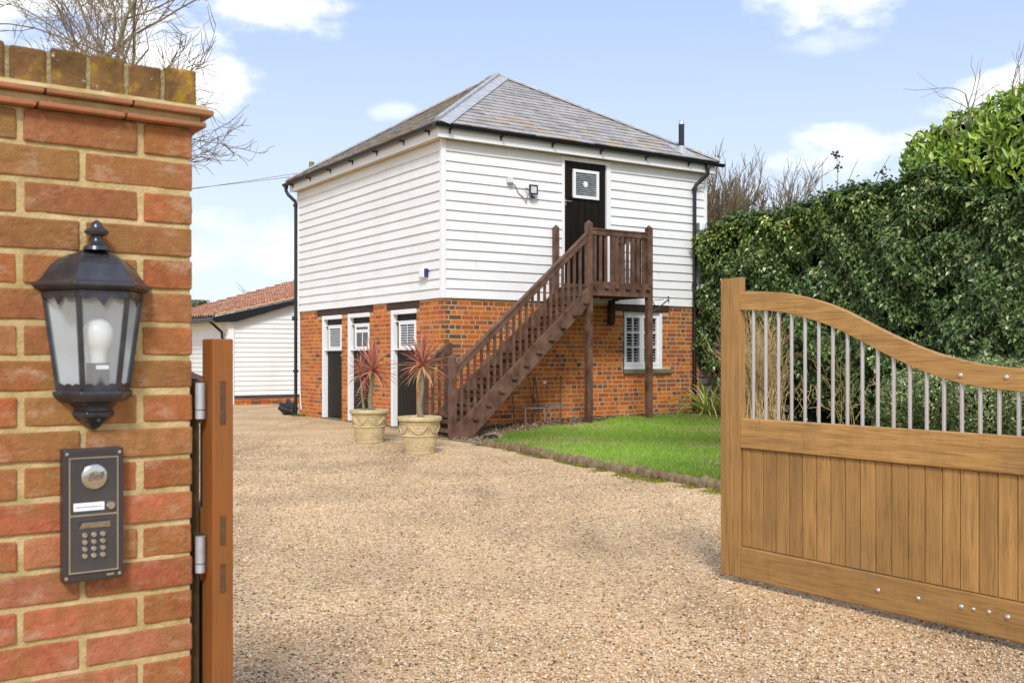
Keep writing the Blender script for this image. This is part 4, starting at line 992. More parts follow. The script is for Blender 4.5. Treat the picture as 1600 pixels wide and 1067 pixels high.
def half_lathe(prof, n=14):
    b = []; 
    for r_, z in prof: b += [(U0 + r_ * math.sin(R(-90 + 180 * k / n)), -r_ * math.cos(R(-90 + 180 * k / n)), z) for k in range(n + 1)]
    m = n + 1; fs = []
    for i in range(len(prof) - 1):
        for k in range(n): fs.append((i * m + k, i * m + k + 1, (i + 1) * m + k + 1, (i + 1) * m + k))
        fs.append((i * m + n, i * m, (i + 1) * m, (i + 1) * m + n))
    return b, fs
mb = MB(); mb.lathe([(.026, 1.419), (.024, 1.426), (.015, 1.432), (.0105, 1.440), (.010, 1.446), (.020, 1.450), (.0235, 1.456), (.020, 1.461), (.013, 1.464), (.012, 1.468), (.009, 1.474), (.002, 1.479)], 20, (U0, -.027, 0))
auto_smooth(mb.build('finial', LANT, lan))
mb = MB()
top, bot = ring(.092, 1.336), ring(.066, 1.146)
for a, b in zip(bot, top): mb.beam(a, b, .0095, .0095)
for i in range(3): mb.beam(bot[i], bot[i + 1], .008, .010); mb.beam(top[i], top[i + 1], .008, .012)
# scalloped trims hanging over the glass
for i in range(3):
    a, b = Vector(top[i]), Vector(top[i + 1]); d = (b - a); nrm = Vector((d.y, -d.x, 0)).normalized(); nrm = nrm if nrm.y < 0 or abs(nrm.x) > .5 and nrm.x * (a.x + b.x - 2 * U0) > 0 else -nrm
    pts = []; m = 24
    for k in range(m + 1):
        t = k / m; dz = -.010 - .006 * abs(math.sin(t * math.pi * 3)) - (.012 * max(0, 1 - abs(t - .5) * 9))
        pts.append((t, dz))
    vs = [a + d * t + nrm * o_ + Vector((0, 0, z_)) for o_ in (.004, .006) for t, dz in pts for z_ in (0, dz)]
    q_ = 2 * (m + 1)
    mb.add(vs, [(2 * k, 2 * k + 2, 2 * k + 3, 2 * k + 1) for k in range(m)] + [(q_ + 2 * k, q_ + 2 * k + 1, q_ + 2 * k + 3, q_ + 2 * k + 2) for k in range(m)] + [(2 * k + 1, 2 * k + 3, q_ + 2 * k + 3, q_ + 2 * k + 1) for k in range(m)])
    a, b = Vector(bot[i]), Vector(bot[i + 1]); d = b - a
    vs = [a + d * t + nrm * .0045 + Vector((0, 0, z_)) for t, dz in pts for z_ in (0, .006 + .004 * abs(math.sin(t * math.pi * 3)))]
    mb.add(vs, [(2 * k, 2 * k + 2, 2 * k + 3, 2 * k + 1) for k in range(m)])
mb.build('frame', LANT, lan)
mb = MB(); half_loft([(.067, 1.143), (.077, 1.140), (.078, 1.134), (.073, 1.128), (.066, 1.121), (.048, 1.116), (.038, 1.108), (.037, 1.101), (.043, 1.097), (.040, 1.090), (.026, 1.078), (.014, 1.068), (.004, 1.062)], mb)
mb.tube([(U0, -.040, 1.084), (U0, -.046, 1.082)], .004, 10)
mb.build('lantern_base', LANT, lan, bevel=.0025)
mb = MB(); mb.prism([(U0 - .065, 1.147), (U0 + .065, 1.147), (U0 + .090, 1.335), (U0 - .090, 1.335)], -.004, -.0005, 'xz'); mb.build('back_plate', material('pale_back_plate', (.55, .57, .57), .45), lan)
for i in range(3):
    a, b, c, d = Vector(bot[i]), Vector(bot[i + 1]), Vector(top[i + 1]), Vector(top[i]); g_ = MB(); g_.strip(a, b, c, d, .0012); g_.build('pane', CLEAR, lan, fixn=False)
mb = MB(); mb.lathe([(.0165, 0), (.017, .020), (.020, .027), (.0265, .038), (.0295, .052), (.0285, .066), (.022, .079), (.010, .087), (.001, .088)], 24, (U0, -.038, 1.196)); auto_smooth(mb.build('bulb', BULB, lan))
mb = MB(); mb.tube([(U0, -.038, 1.150), (U0, -.038, 1.196)], .022, 20); auto_smooth(mb.build('bulb_holder', BLACK, lan))
mb = MB(); mb.box(U0 - .009, U0 + .015, -.0612, -.0598, 1.184, 1.192); mb.build('bulb_label', WHITEF, lan)

# ------------------------------------------------------------------ entry intercom
ic = thing('entry_intercom', 'dark entry intercom with steel keypad and round speaker on the brick gate wall', 'intercom', 'P', (-.2, 0, .9))
bx = lambda px: -.263 + (px - 103) * .001165
bz = lambda y, px=103: 1.027 - (y - 697) * (.260 / (211 - 13 * (px - 103) / 97))
HOUS = material('brown_black_casing', (.045, .035, .035), .42, scale=(90, 90, 90), amt=.2)
mb = MB(); mb.box(bx(103), bx(200), -.033, .0, .767, 1.027); mb.build('casing', HOUS, ic, bevel=.0025)
mb = MB()
x0, x1, z0, z1, zm = bx(111), bx(191), .784, 1.011, .897; t_ = .003
for b in ((x0, x1, z1 - t_, z1), (x0, x1, z0, z0 + t_), (x0, x1, zm - .0018, zm + .0018)): mb.box(b[0], b[1], -.036, -.033, b[2], b[3])
for b in ((x0, x0 + t_), (x1 - t_, x1)): mb.box(b[0], b[1], -.0358, -.033, z0 + t_, z1 - t_)
mb.build('steel_trim', CHROME, ic)
GLOSS = material('gloss_black_panel', (.045, .045, .05), .12, scale=(15, 15, 15), amt=.3, spec=.8)
mb = MB(); mb.box(x0 + t_, x1 - t_, -.0342, -.033, z0 + t_, z1 - t_); mb.build('face_panel', GLOSS, ic)
spx, spz = bx(151.6), .972
mb = MB(); mb.lathe([(.0235, 0), (.0245, .003), (.022, .0055), (.010, .0062), (.0, .0062)], 32, (spx, -.0342, spz), axis='y'); sp = auto_smooth(mb.build('speaker', CHROME, ic), 50)
tx = bpy.data.curves.new('lettering', 'FONT'); tx.body = 'Bell'; tx.size = .020; tx.shear = .45; tx.extrude = .0004; tx.align_x = 'CENTER'; tx.align_y = 'CENTER'; tx.offset = .0002
_tmp = bpy.data.objects.new('tmp_text', tx); COL.objects.link(_tmp); bpy.context.view_layer.update()
tm = bpy.data.meshes.new_from_object(_tmp.evaluated_get(bpy.context.evaluated_depsgraph_get())); bpy.data.objects.remove(_tmp)
tm.materials.clear(); tm.materials.append(material('dark_engraving', (.13, .11, .09), .5)); to = bpy.data.objects.new('lettering', tm); COL.objects.link(to); to.parent = sp
to.location = (spx + .198 + .002, -.0408, spz - .9 + 0); to.location = (spx - OFF[sp][0], -.0410 - OFF[sp][1], spz - OFF[sp][2]); to.rotation_euler = (R(90), R(-8), 0)
mb = MB(); mb.box(bx(118.5), bx(168), -.036, -.0342, .9055, .9215); npl = mb.build('name_plate', material('white_label', (.78, .80, .82), .4), ic, bevel=.001)
mb = MB(); rr = random.Random(3); x = bx(122)
while x < bx(163): l_ = rr.uniform(.0012, .003); mb.box(x, x + l_, -.0364, -.036, .912, .9148); x += l_ + rr.uniform(.0005, .0012)
mb.build('faded_print', material('faded_blue_ink', (.30, .34, .45), .6), npl)
mb = MB(); mb.lathe([(.0085, 0), (.0085, .004), (.007, .006), (0, .006)], 20, (bx(178), -.0342, .913), axis='y'); auto_smooth(mb.build('call_button', CHROME, ic))
mb = MB(); mb.strip((bx(127), -.0345, .872), (bx(178), -.0345, .872), (bx(175), -.044, .884), (bx(130), -.044, .884), .0015); mb.build('keypad_hood', CHROME, ic)
for r_ in range(4):
    for c in range(3):
        mb = MB(); mb.lathe([(.0056, 0), (.0056, .0035), (.0044, .005), (0, .005)], 16, (bx(136.3 + 14.5 * c), -.0342, .858 - .0136 * r_), axis='y'); auto_smooth(mb.build('key', CHROME, ic))
for (x, z) in ((bx(108.5), 1.018), (bx(193), 1.018), (bx(107.5), .776), (bx(193), .776)):
    mb = MB(); mb.lathe([(.0036, 0), (.0034, .0012), (0, .0016)], 14, (x, -.033, z), axis='y'); mb.build('screw', CHROME, ic)
mb = MB(); mb.box(bx(172), bx(184), -.0335, -.033, .774, .778); mb.build('maker_plate', CHROME, ic)

# ------------------------------------------------------------------ the two gate leaves
TOPC = [(-.0, 1.548), (.105, 1.551), (.236, 1.542), (.375, 1.527), (.509, 1.496), (.636, 1.459), (.759, 1.408), (.876, 1.350), (.989, 1.298), (1.098, 1.254), (1.202, 1.218), (1.303, 1.192), (1.4, 1.174), (1.494, 1.163), (1.584, 1.157), (1.67, 1.155)]
BOTC = [(-.0, 1.454), (.091, 1.453), (.236, 1.445), (.375, 1.428), (.509, 1.395), (.636, 1.356), (.759, 1.304), (.876, 1.248), (.989, 1.197), (1.098, 1.153), (1.202, 1.118), (1.303, 1.093), (1.4, 1.078), (1.494, 1.069), (1.584, 1.063), (1.67, 1.060)]
def gate(lab, fr, loc, u0, vmap, hue=1.0, th=.044):
    g = thing('driveway_gate', lab, 'gate', fr, loc, None); rr = random.Random(int(hue * 100))
    def wc(k=1.0): k *= rr.uniform(.82, 1.14); return (.43 * k, .235 * k, .075 * k) if hue == 1 else (.27 * k, .088 * k, .018 * k)
    def bxx(mb, t0, t1, ua, ub, z0, z1, col=None): mb.box(u0 + ua, u0 + ub, vmap(t0), vmap(t1), z0, z1, col)
    LT = 1.67
    m = MB(); bxx(m, -.069, -.008, 0, th, .036, 1.624, wc(1.05)); m.build('meeting_strip', OAKV, g, bevel=.003)
    m = MB(); bxx(m, -.006, .067, .001, th, .037, 1.626, wc(1.0)); m.build('stile', OAKV, g, bevel=.003)
    m = MB(); bxx(m, LT - .067, LT, 0, th + .001, .036, 1.246, wc(1.0))
    hs = m.build('stile', OAKV, g, bevel=.003)
    # curved top rail
    m = MB(); pts = []
    def cr(P, t):
        for (a, za), (b, zb) in zip(P, P[1:]):
            if a <= t <= b: s_ = (t - a) / (b - a); return za + (zb - za) * s_
        return P[-1][1]
    def sm(P, t): return (cr(P, max(0, t - .04)) + cr(P, t) * 2 + cr(P, min(1.6, t + .04))) / 4
    ts = np.linspace(.0675, LT - .0675, 48); vs = []
    for t in ts:
        for u in (.0015, th - .002):
            for z in (sm(BOTC, t), sm(TOPC, t)): vs.append((u0 + u, vmap(t), z))
    fs = [(4 * i, 4 * i + 1, 4 * i + 5, 4 * i + 4) for i in range(len(ts) - 1)] + [(4 * i + 2, 4 * i + 6, 4 * i + 7, 4 * i + 3) for i in range(len(ts) - 1)] + \
         [(4 * i + 1, 4 * i + 3, 4 * i + 7, 4 * i + 5) for i in range(len(ts) - 1)] + [(4 * i, 4 * i + 4, 4 * i + 6, 4 * i + 2) for i in range(len(ts) - 1)] + [(0, 2, 3, 1), (4 * len(ts) - 4, 4 * len(ts) - 3, 4 * len(ts) - 1, 4 * len(ts) - 2)]
    m.add(vs, fs, wc(1.12)); m.build('top_rail', OAKH, g, bevel=.002)
    m = MB(); bxx(m, .0675, LT - .0675, .0015, th, .722, .881, wc(1.08)); m.build('middle_rail', OAKH, g, bevel=.006)
    m = MB(); bxx(m, .0675, LT - .0675, .0015, th, .036, .200, wc(.92)); m.build('bottom_rail', OAKH, g, bevel=.006)
    m = MB(); t = .0675; e = .127
    while t < LT - .07:
        e1 = min(e, LT - .068); bxx(m, t + .0019, e1 - .0019, .016, .034, .203, .7195, wc(.98)); t = e1; e = e1 + .0836
    m.build('board_panel', OAKV, g, bevel=.003)
    for k in range(18):
        t = .142 + .0829 * k; b_ = MB(); b_.tube([(u0 + .022, vmap(t), .875), (u0 + .022, vmap(t), sm(BOTC, t) + .01)], .0088, 14); auto_smooth(b_.build('bar', STEEL, g))
    for t, z, r_ in ((1.308, 1.127, .011), (1.51, 1.122, .011), (.904, .128, .0105), (1.109, .130, .0105), (1.312, .134, .0115), (1.367, .135, .009), (1.435, .137, .0095), (1.515, .132, .0115)):
        b_ = MB(); s_ = []
        prof = [(r_, 0), (r_ * .95, r_ * .3), (r_ * .6, r_ * .55), (r_ * .05, r_ * .65)]
        n_ = 14; vs = [(u0 + .0015 - h, vmap(t) + rad * math.cos(2 * math.pi * k / n_), z + rad * math.sin(2 * math.pi * k / n_)) for rad, h in prof for k in range(n_)]
        b_.add(vs, [(i * n_ + k, i * n_ + (k + 1) % n_, (i + 1) * n_ + (k + 1) % n_, (i + 1) * n_ + k) for i in range(3) for k in range(n_)] + [tuple(3 * n_ + k for k in range(n_))])
        auto_smooth(b_.build('stud', STEEL, g), 60)
    return g, hs
gR, _ = gate('open oak driveway gate leaf with swooping top rail and steel bars, on the right', 'G', (0, 0, 0), 0, lambda t: -t, 1.0)
gL, hsl = gate('open oak gate leaf seen edge-on, hinged beside the red brick gate wall', 'P', (.0254, -.049, 0), .0254, lambda t: -.049 + (1.67 - t), .82)
mb = MB()
for z0, z1 in ((1.066, 1.157), (.812, .873), (.712, .772)): mb.box(.0254 + .0165, .0254 + .0275, -.0508, -.0485, z0, z1)
mb.build('tenon', ENDG, hsl)
for zc in (1.125, .80):
    mb = MB(); mb.tube([(.012, -.012, zc - .028), (.012, -.012, zc + .028)], .0105, 16); mb.tube([(.012, -.012, zc - .048), (.012, -.012, zc - .030)], .0105, 16)
    auto_smooth(mb.build('hinge', GALV, gL))
    mb = MB(); mb.box(.0222, .0252, -.012, .028, zc - .045, zc + .03); mb.build('hinge_plate', ENDG, gL)
mb = MB(); mb.box(.0008, .0240, .03, .12, -.02, 1.155); mb.build_thing('hinge_post', material('olive_stained_timber', (.10, .075, .025), .7, col2=(.05, .035, .012), scale=(30, 30, 2), amt=.8), 'dark olive timber hinge post squeezed between the brick gate wall and the gate leaf', 'post', 'P', (.012, .075, 0), bevel=.002)

# ------------------------------------------------------------------ leaves and foliage
def unit(a): return a / np.maximum(np.linalg.norm(a, axis=-1, keepdims=True), 1e-9)
def leaf_mesh(name, P, Nn, T, L, W, cols, mat, parent=None, fold=.25):
    Nn = unit(Nn); T = unit(T - Nn * (T * Nn).sum(-1, keepdims=True)); S = np.cross(Nn, T)
    L = L[:, None]; W = W[:, None]
    a = P; tip = P + T * L - Nn * L * .12; m1 = P + T * L * .42 + S * W * .5 + Nn * W * fold; m2 = P + T * L * .42 - S * W * .5 + Nn * W * fold
    V = np.stack([a, m1, tip, m2], 1).reshape(-1, 3); n = len(P); b = np.arange(n)[:, None] * 4
    F = np.stack([b + np.array([0, 1, 2]), b + np.array([0, 2, 3])], 1).reshape(-1, 3)
    o = np_mesh(name, V, F, mat, np.repeat(cols, 2, 0))
    if parent is not None: o.parent = parent
    return o
def cols_mix(n, pal, p, jit=.25):
    pal = np.array(pal); k = rng.choice(len(pal), n, p=p); return pal[k] * (1 + jit * (rng.random((n, 1)) - .5) * 2)
def bump2(a, b):
    return .10 * np.sin(a * 2.1 + 1) * np.sin(b * 2.7 + .5) + .07 * np.sin(a * 4.3 + b * 1.9) + .05 * np.sin(a * 7.1 - b * 6.3 + 2) + .035 * np.sin(a * 13 + 3 * b) * np.sin(b * 11)

HL = -9.0
def hedge():
    lab = 'tall dense dark ivy hedge covering the boundary wall to the right of the house'
    t_ = thing('ivy_hedge', lab, 'hedge', 'B', (5.8, -4, 0))
    toff = np.array([5.8, -4, 0])
    top = lambda v: 3.60 + .07 * np.sin(v * 1.3 + .5) + .06 * np.sin(v * 3.7) + .05 * np.sin(v * 8.3 + 2) + .035 * np.sin(v * 17) + .10 * np.exp(-((v + 3.8) / 1.2) ** 2) - .25 * np.clip((-v - 5.0) / 2, 0, 1) - .22 * np.clip((v + .55) / .4, 0, 1) ** 2
    # near-black core, added to block light and give the inside its shade
    vv = np.linspace(HL, -.16, 60); zz = np.linspace(.02, 1, 34); V = []
    for v in vv:
        tp = top(v) - .14
        for z in zz: V.append((5.44 + bump2(v, z * tp) * .9 + .25 * max(0, .3 - z) , v, z * tp))
        V.append((6.7, v, tp))
        V.append((6.7, v, 0))
    m = 36; F = [(i * m + j, i * m + j + 1, (i + 1) * m + j + 1, (i + 1) * m + j) for i in range(59) for j in range(m - 1)] + [tuple(range(m)), tuple(59 * m + j for j in range(m))][:2]
    mb = MB(); mb.v = V; mb.f = F; mb.c = [None] * len(F); mb.build('shade_core', SHADEC, t_)
    n = 175000
    v = HL * .93 * rng.random(n) ** .85 - .07; z = rng.random(n) ** .9
    tp = top(v); zz = z * tp
    d = np.abs(rng.normal(0, .10, n)); u = 5.27 + bump2(v, zz) * 1.15 + .04 * np.sin(v * 23 + zz * 9) * np.sin(zz * 19 - v * 5) + d * .8
    # recess towards the foot, rounding at the top and at the house end
    u += .30 * np.clip(1 - zz / 1.1, 0, 1) ** 1.2 + .16 * 0 + .20 * np.clip((v + .25) / .2, 0, 1) ** 2 * (zz > 1.9)
    # bulge over the corner of the house
    u -= .10 * np.exp(-((v + .35) / .3) ** 2) * np.clip(zz - 1.2, 0, 1)
    P = np.stack([u, v, zz], -1)
    Nn = np.stack([-np.ones(n), .25 * np.ones(n) * 0, .35 + 1.1 * np.clip((zz - tp + .6) / .6, 0, 1)], -1) + rng.normal(0, .48, (n, 3))
    T = np.stack([-.25 + 0 * u, 0 * u, -np.ones(n)], -1) + rng.normal(0, .55, (n, 3))
    hol = np.sin(v * 3.1 + 1.7 * np.sin(zz * 2.3)) * np.sin(zz * 3.7 + 1.3 * np.sin(v * 2.1 + 1)) + .5 * np.sin(v * 8.3 + zz * 5) * np.sin(zz * 9.1 - v * 4)
    P[:, 0] += .14 * np.clip(hol - .25, 0, 1); drop = rng.random(n) < np.clip((hol - .3) * 1.1, 0, .72)
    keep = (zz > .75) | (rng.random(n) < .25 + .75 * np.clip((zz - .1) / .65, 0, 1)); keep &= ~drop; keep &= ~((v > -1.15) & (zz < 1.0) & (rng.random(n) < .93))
    c = cols_mix(n, [(.022, .046, .012), (.065, .115, .028), (.120, .185, .050), (.21, .29, .095), (.44, .50, .31), (.24, .18, .09)], [.22, .29, .25, .17, .05, .02])  # the palest leaf colour paints in glossy highlights
    hi = (np.clip((zz - 2.6) / 1.0, 0, 1) * np.clip((v + 4.5) / 2.5, .25, 1))[:, None]; c = c * (1 - hi) + c * np.array([1.8, 1.6, 1.05]) * hi  # leaves near the top are painted brighter, as if sunlit
    # top cover
    n2 = 36000; v2 = HL * .93 * rng.random(n2) - .15; u2 = 5.40 + 1.25 * rng.random(n2); z2 = top(v2) - .05 - .10 * np.clip((5.45 - u2) / .2, 0, 1) ** 2 + .07 * np.sin(u2 * 5 + v2 * 3) + np.abs(rng.normal(0, .09, n2)) - .15 * np.clip((u2 - 6.2) / .4, 0, 1)
    P2 = np.stack([u2, v2, z2], -1); N2 = np.stack([-.3 + 0 * u2, 0 * u2, 1 + 0 * u2], -1) + rng.normal(0, .5, (n2, 3)); T2 = rng.normal(0, 1, (n2, 3)) + np.array([-.4, 0, .1])
    c2 = cols_mix(n2, [(.05, .10, .022), (.09, .15, .035), (.14, .19, .055), (.18, .18, .09)], [.35, .35, .22, .08])
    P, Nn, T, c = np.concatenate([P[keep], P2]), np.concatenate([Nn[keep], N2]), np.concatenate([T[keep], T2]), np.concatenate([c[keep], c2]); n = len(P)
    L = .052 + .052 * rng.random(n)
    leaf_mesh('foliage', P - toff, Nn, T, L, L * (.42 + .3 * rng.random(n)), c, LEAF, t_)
    # wandering dead stems at the foot
    mb = MB(); rr = random.Random(5)
    for k in range(120):
        v = -rr.uniform(.6, 7.5); z = rr.uniform(.1, .7); p = Vector((5.15 + rr.uniform(-.1, .3), v, z)); pts = [p]
        for s_ in range(5): p = p + Vector((rr.uniform(-.05, .05), rr.uniform(-.14, .14), rr.uniform(-.02, .16))); pts.append(p)
        mb.tube(pts, [.006, .006, .005, .004, .003, .002], 4)
    mb.build('stems', DRYT, t_)
    # stray shoots on top
    mb = MB(); 
    sh = [((5.5, -2.75, 3.6), (5.45, -2.45, 4.05), (5.4, -2.25, 4.28)), ((5.5, -2.78, 3.6), (5.45, -2.75, 4.0), (5.4, -2.80, 4.32)), ((5.5, -2.8, 3.6), (5.45, -2.6, 3.95), (5.4, -2.42, 4.45)),
          ((5.5, -3.0, 3.6), (5.5, -3.02, 4.1), (5.5, -3.0, 4.42)), ((5.5, -3.05, 3.6), (5.5, -3.25, 4.0), (5.5, -3.42, 4.30)), ((5.5, -3.6, 3.6), (5.5, -3.8, 4.0), (5.5, -4.0, 4.25)), ((5.5, -1.9, 3.5), (5.5, -1.95, 3.95)), ((5.5, -1.75, 3.5), (5.5, -1.70, 3.9)), ((5.5, -1.45, 3.5), (5.5, -1.48, 3.85)), ((5.5, -2.1, 3.5), (5.5, -2.2, 3.95)), ((5.5, -1.2, 3.5), (5.5, -1.1, 3.75))]
    for s_ in sh: mb = MB(); mb.tube([Vector(q) for q in s_], [.009, .006, .003][:len(s_)], 5); mb.build('shoot', TWIG, t_)
    m = 60; k = rng.integers(0, 3, m); cpt = np.array([(5.5, -3.0, 4.42), (5.5, -3.02, 4.2), (5.5, -3.85, 4.0)])[k] + rng.normal(0, .035, (m, 3))
    leaf_mesh('shoot_leaves', cpt - toff, rng.normal(0, 1, (m, 3)), rng.normal(0, 1, (m, 3)), np.full(m, .06), np.full(m, .035), cols_mix(m, [(.10, .05, .04), (.05, .04, .03)], [.5, .5]), LEAF, t_)
hedge()
# old stone wall under the ivy
def flint(t, co, base, noise, mix, mr):
    v = N(t, 'ShaderNodeTexVoronoi'); v.feature = 'DISTANCE_TO_EDGE'; v.inputs['Scale'].default_value = 9; t.links.new(co, v.inputs[0])
    return mix(mr(v.outputs[0], .02, .09, 1, 0), base, (.30, .26, .18))
sw = MB(); rr = random.Random(31); sw.box(5.40, 5.62, -1.9, .02, -.02, 1.6, (.28, .24, .17))
for r_ in range(11):
    v = .02
    while v > -1.9:
        l_ = rr.uniform(.10, .24); g_ = rr.uniform(.6, 1.2); c = rr.choice([(.20, .18, .15), (.30, .27, .21), (.13, .12, .11), (.34, .30, .22)])
        sw.box(5.375 + rr.uniform(-.015, .01), 5.45, v - l_ + .012, v - .004, .0 + r_ * .135 + rr.uniform(0, .015), .12 + r_ * .135 + rr.uniform(-.01, .005), tuple(x * g_ for x in c)); v -= l_
sw.build_thing('stone_wall', material('old_rubble_stone', rough=.95, attr=True, scale=(20, 20, 20), amt=.8, bump=1, bscale=(30, 30, 30), bdist=.02),
               'low rubble stone wall under the ivy beside the right end of the house', 'wall', 'B', (5.5, -.9, 0), bevel=.02, seg=2)

def shrub(name, lab, blobs, n, pal, p, Lr, wr, mat, up=.6, group=None, frame='B', core=True, cs=.82, stems=None):
    c0 = np.array(blobs)[:, :3].mean(0); loc = (c0[0], c0[1], 0)
    t_ = thing(name, lab, 'shrub', frame, loc, group); off = np.array(loc)
    B_ = np.array(blobs); wgt = B_[:, 3] ** 2; k = rng.choice(len(B_), n, p=wgt / wgt.sum())
    d = unit(rng.normal(0, 1, (n, 3))); r = B_[k, 3] * (1.0 - np.abs(rng.normal(0, .13, n))) * (1 + .10 * np.sin(d[:, 0] * 7 + k) * np.sin(d[:, 2] * 6 + d[:, 1] * 5))
    P = B_[k, :3] + d * r[:, None]; P[:, 2] = np.maximum(P[:, 2], .02)
    Nn = d + rng.normal(0, .5, (n, 3)); T = d * .6 + np.array([0, 0, up]) + rng.normal(0, .5, (n, 3))
    L = Lr[0] + (Lr[1] - Lr[0]) * rng.random(n)
    leaf_mesh('foliage', P - off, Nn, T, L, L * wr, cols_mix(n, pal, p), mat, t_)
    if core:  # added near-black balls whose colour stands in for inner shade
        import bmesh
        bm = bmesh.new()
        for b in blobs:
            bmesh.ops.create_icosphere(bm, subdivisions=3, radius=b[3] * cs, matrix=Matrix.Translation((b[0] - loc[0], b[1] - loc[1], b[2])))
        me = bpy.data.meshes.new('shade_core'); bm.to_mesh(me); bm.free(); me.materials.append(SHADEC); o = bpy.data.objects.new('shade_core', me); COL.objects.link(o); o.parent = t_
    return t_
shrub('laurel_bush', 'bright green large-leaved laurel rising behind the ivy hedge at the far right',
      [(6.9, -3.75, 4.35, .48), (6.9, -4.35, 4.45, .55), (6.8, -5.2, 4.45, .66), (6.9, -5.9, 4.5, .80), (6.9, -7.0, 4.6, 1.0), (6.3, -4.4, 3.85, .55), (6.2, -5.2, 3.9, .62), (5.85, -6.1, 3.65, .55), (6.3, -6.0, 4.2, .8), (6.6, -3.8, 3.5, .55), (7, -6, 3.4, 1.0)],
      17000, [(.17, .30, .025), (.28, .42, .04), (.40, .52, .07), (.48, .56, .17), (.08, .15, .02)], [.22, .3, .24, .14, .10], (.12, .20), .36, LEAF2, up=1.0, cs=.68)
shrub('variegated_shrub', 'pale green small-leaved shrub at the hedge foot, behind the low end of the gate',
      [(4.75, -4.9, .55, .48), (4.75, -5.5, .65, .55), (4.6, -6.2, .6, .6), (4.6, -6.9, .6, .6), (4.75, -4.6, .3, .3)],
      60000, [(.22, .30, .10), (.34, .42, .17), (.14, .19, .06), (.50, .52, .30), (.22, .15, .07)], [.28, .27, .2, .15, .1], (.03, .055), .55, LEAF2, cs=.6)
def twig_shrub(name, lab, u, v, z, h, w_, n, mat, seed, r0=.006, sub=3):
    rr = random.Random(seed); loc = (u, v, z); t_ = thing(name, lab, 'shrub', 'B', loc)
    mb = MB()
    def grow(p, d, L, r, lv):
        pts = [p]; k = 5
        for i in range(k):
            d = (d + Vector((rr.gauss(0, .12), rr.gauss(0, .12), rr.gauss(.05, .08)))).normalized(); p = p + d * (L / k); pts.append(p)
            if lv and i > 0 and rr.random() < .75: grow(p, (d + Vector((rr.gauss(0, .45), rr.gauss(0, .45), rr.gauss(0, .3)))).normalized(), L * rr.uniform(.3, .55), r * .6, lv - 1)
        mb.tube(pts, [r * (1 - .13 * i) for i in range(len(pts))], 4, caps=False)
    for k in range(n):
        a, s_ = rr.uniform(0, 6.28), rr.uniform(0, 1) * w_
        grow(Vector((u + rr.gauss(0, w_ * .25), v + rr.gauss(0, w_ * .25), z - .02)), Vector((math.cos(a) * s_ * .8, math.sin(a) * s_ * .8, h)).normalized(), h * rr.uniform(.6, 1.05), r0, sub)
    mb.build('stems', mat, t_, fixn=False); return t_
twig_shrub('dry_twiggy_shrub', 'straw coloured dry twiggy shrub against the ivy, behind the gate bars', 4.95, -1.95, .15, 1.3, .6, 170, DRYT, 3, .0075, 2)
twig_shrub('bare_stemmed_shrub', 'few bare olive stems at the foot of the ivy behind the middle gate bars', 4.95, -3.65, .14, 1.05, .6, 7, material('olive_twig', (.30, .25, .08), .8), 8, .009, 2)

# strap-leaved plants: strip leaves
def strap(mb, p, d, L, w_, droop, col, n=7, fold=.3):
    p = Vector(p); d = Vector(d).normalized(); pts = [p]; ds = [d]
    for i in range(n):
        d = (d + Vector((0, 0, -droop / n * (1 + i / n)))).normalized(); p = p + d * (L / n); pts.append(p); ds.append(d)
    vs = []
    for i, (q_, dd) in enumerate(zip(pts, ds)):
        s_ = dd.cross(Vector((0, 0, 1))); s_ = s_.normalized() if s_.length > .05 else Vector((1, 0, 0)); u_ = s_.cross(dd)
        t = i / n; ww = w_ * (.55 + .45 * math.sin(min(1, t * 2.2) * math.pi / 2)) * (1 - t ** 2.2) + .0006
        vs += [q_ - s_ * ww / 2 + u_ * ww * fold, q_, q_ + s_ * ww / 2 + u_ * ww * fold]
    mb.add(vs, [q_ for i in range(n) for q_ in ((3 * i, 3 * i + 1, 3 * i + 4, 3 * i + 3), (3 * i + 1, 3 * i + 2, 3 * i + 5, 3 * i + 4))], col)
ph = thing('strap_leaved_plant', 'yellow-green strap-leaved clump at the right corner of the house', 'plant', 'B', (4.85, -.75, .16))
mb = MB(); rr = random.Random(12)
for k in range(85):
    a = rr.uniform(0, 6.28); t = rr.uniform(.15, 1.0); c = rr.choice([(.42, .50, .07), (.32, .44, .07), (.58, .58, .20), (.20, .30, .05), (.55, .42, .20)])
    strap(mb, (4.87 + rr.gauss(0, .05), -.75 + rr.gauss(0, .05), .15), (math.cos(a) * t, math.sin(a) * t, 1.0), rr.uniform(.65, 1.1), .032, rr.uniform(.9, 2.2), c)
mb.build('leaves', CORD, ph, fixn=False)

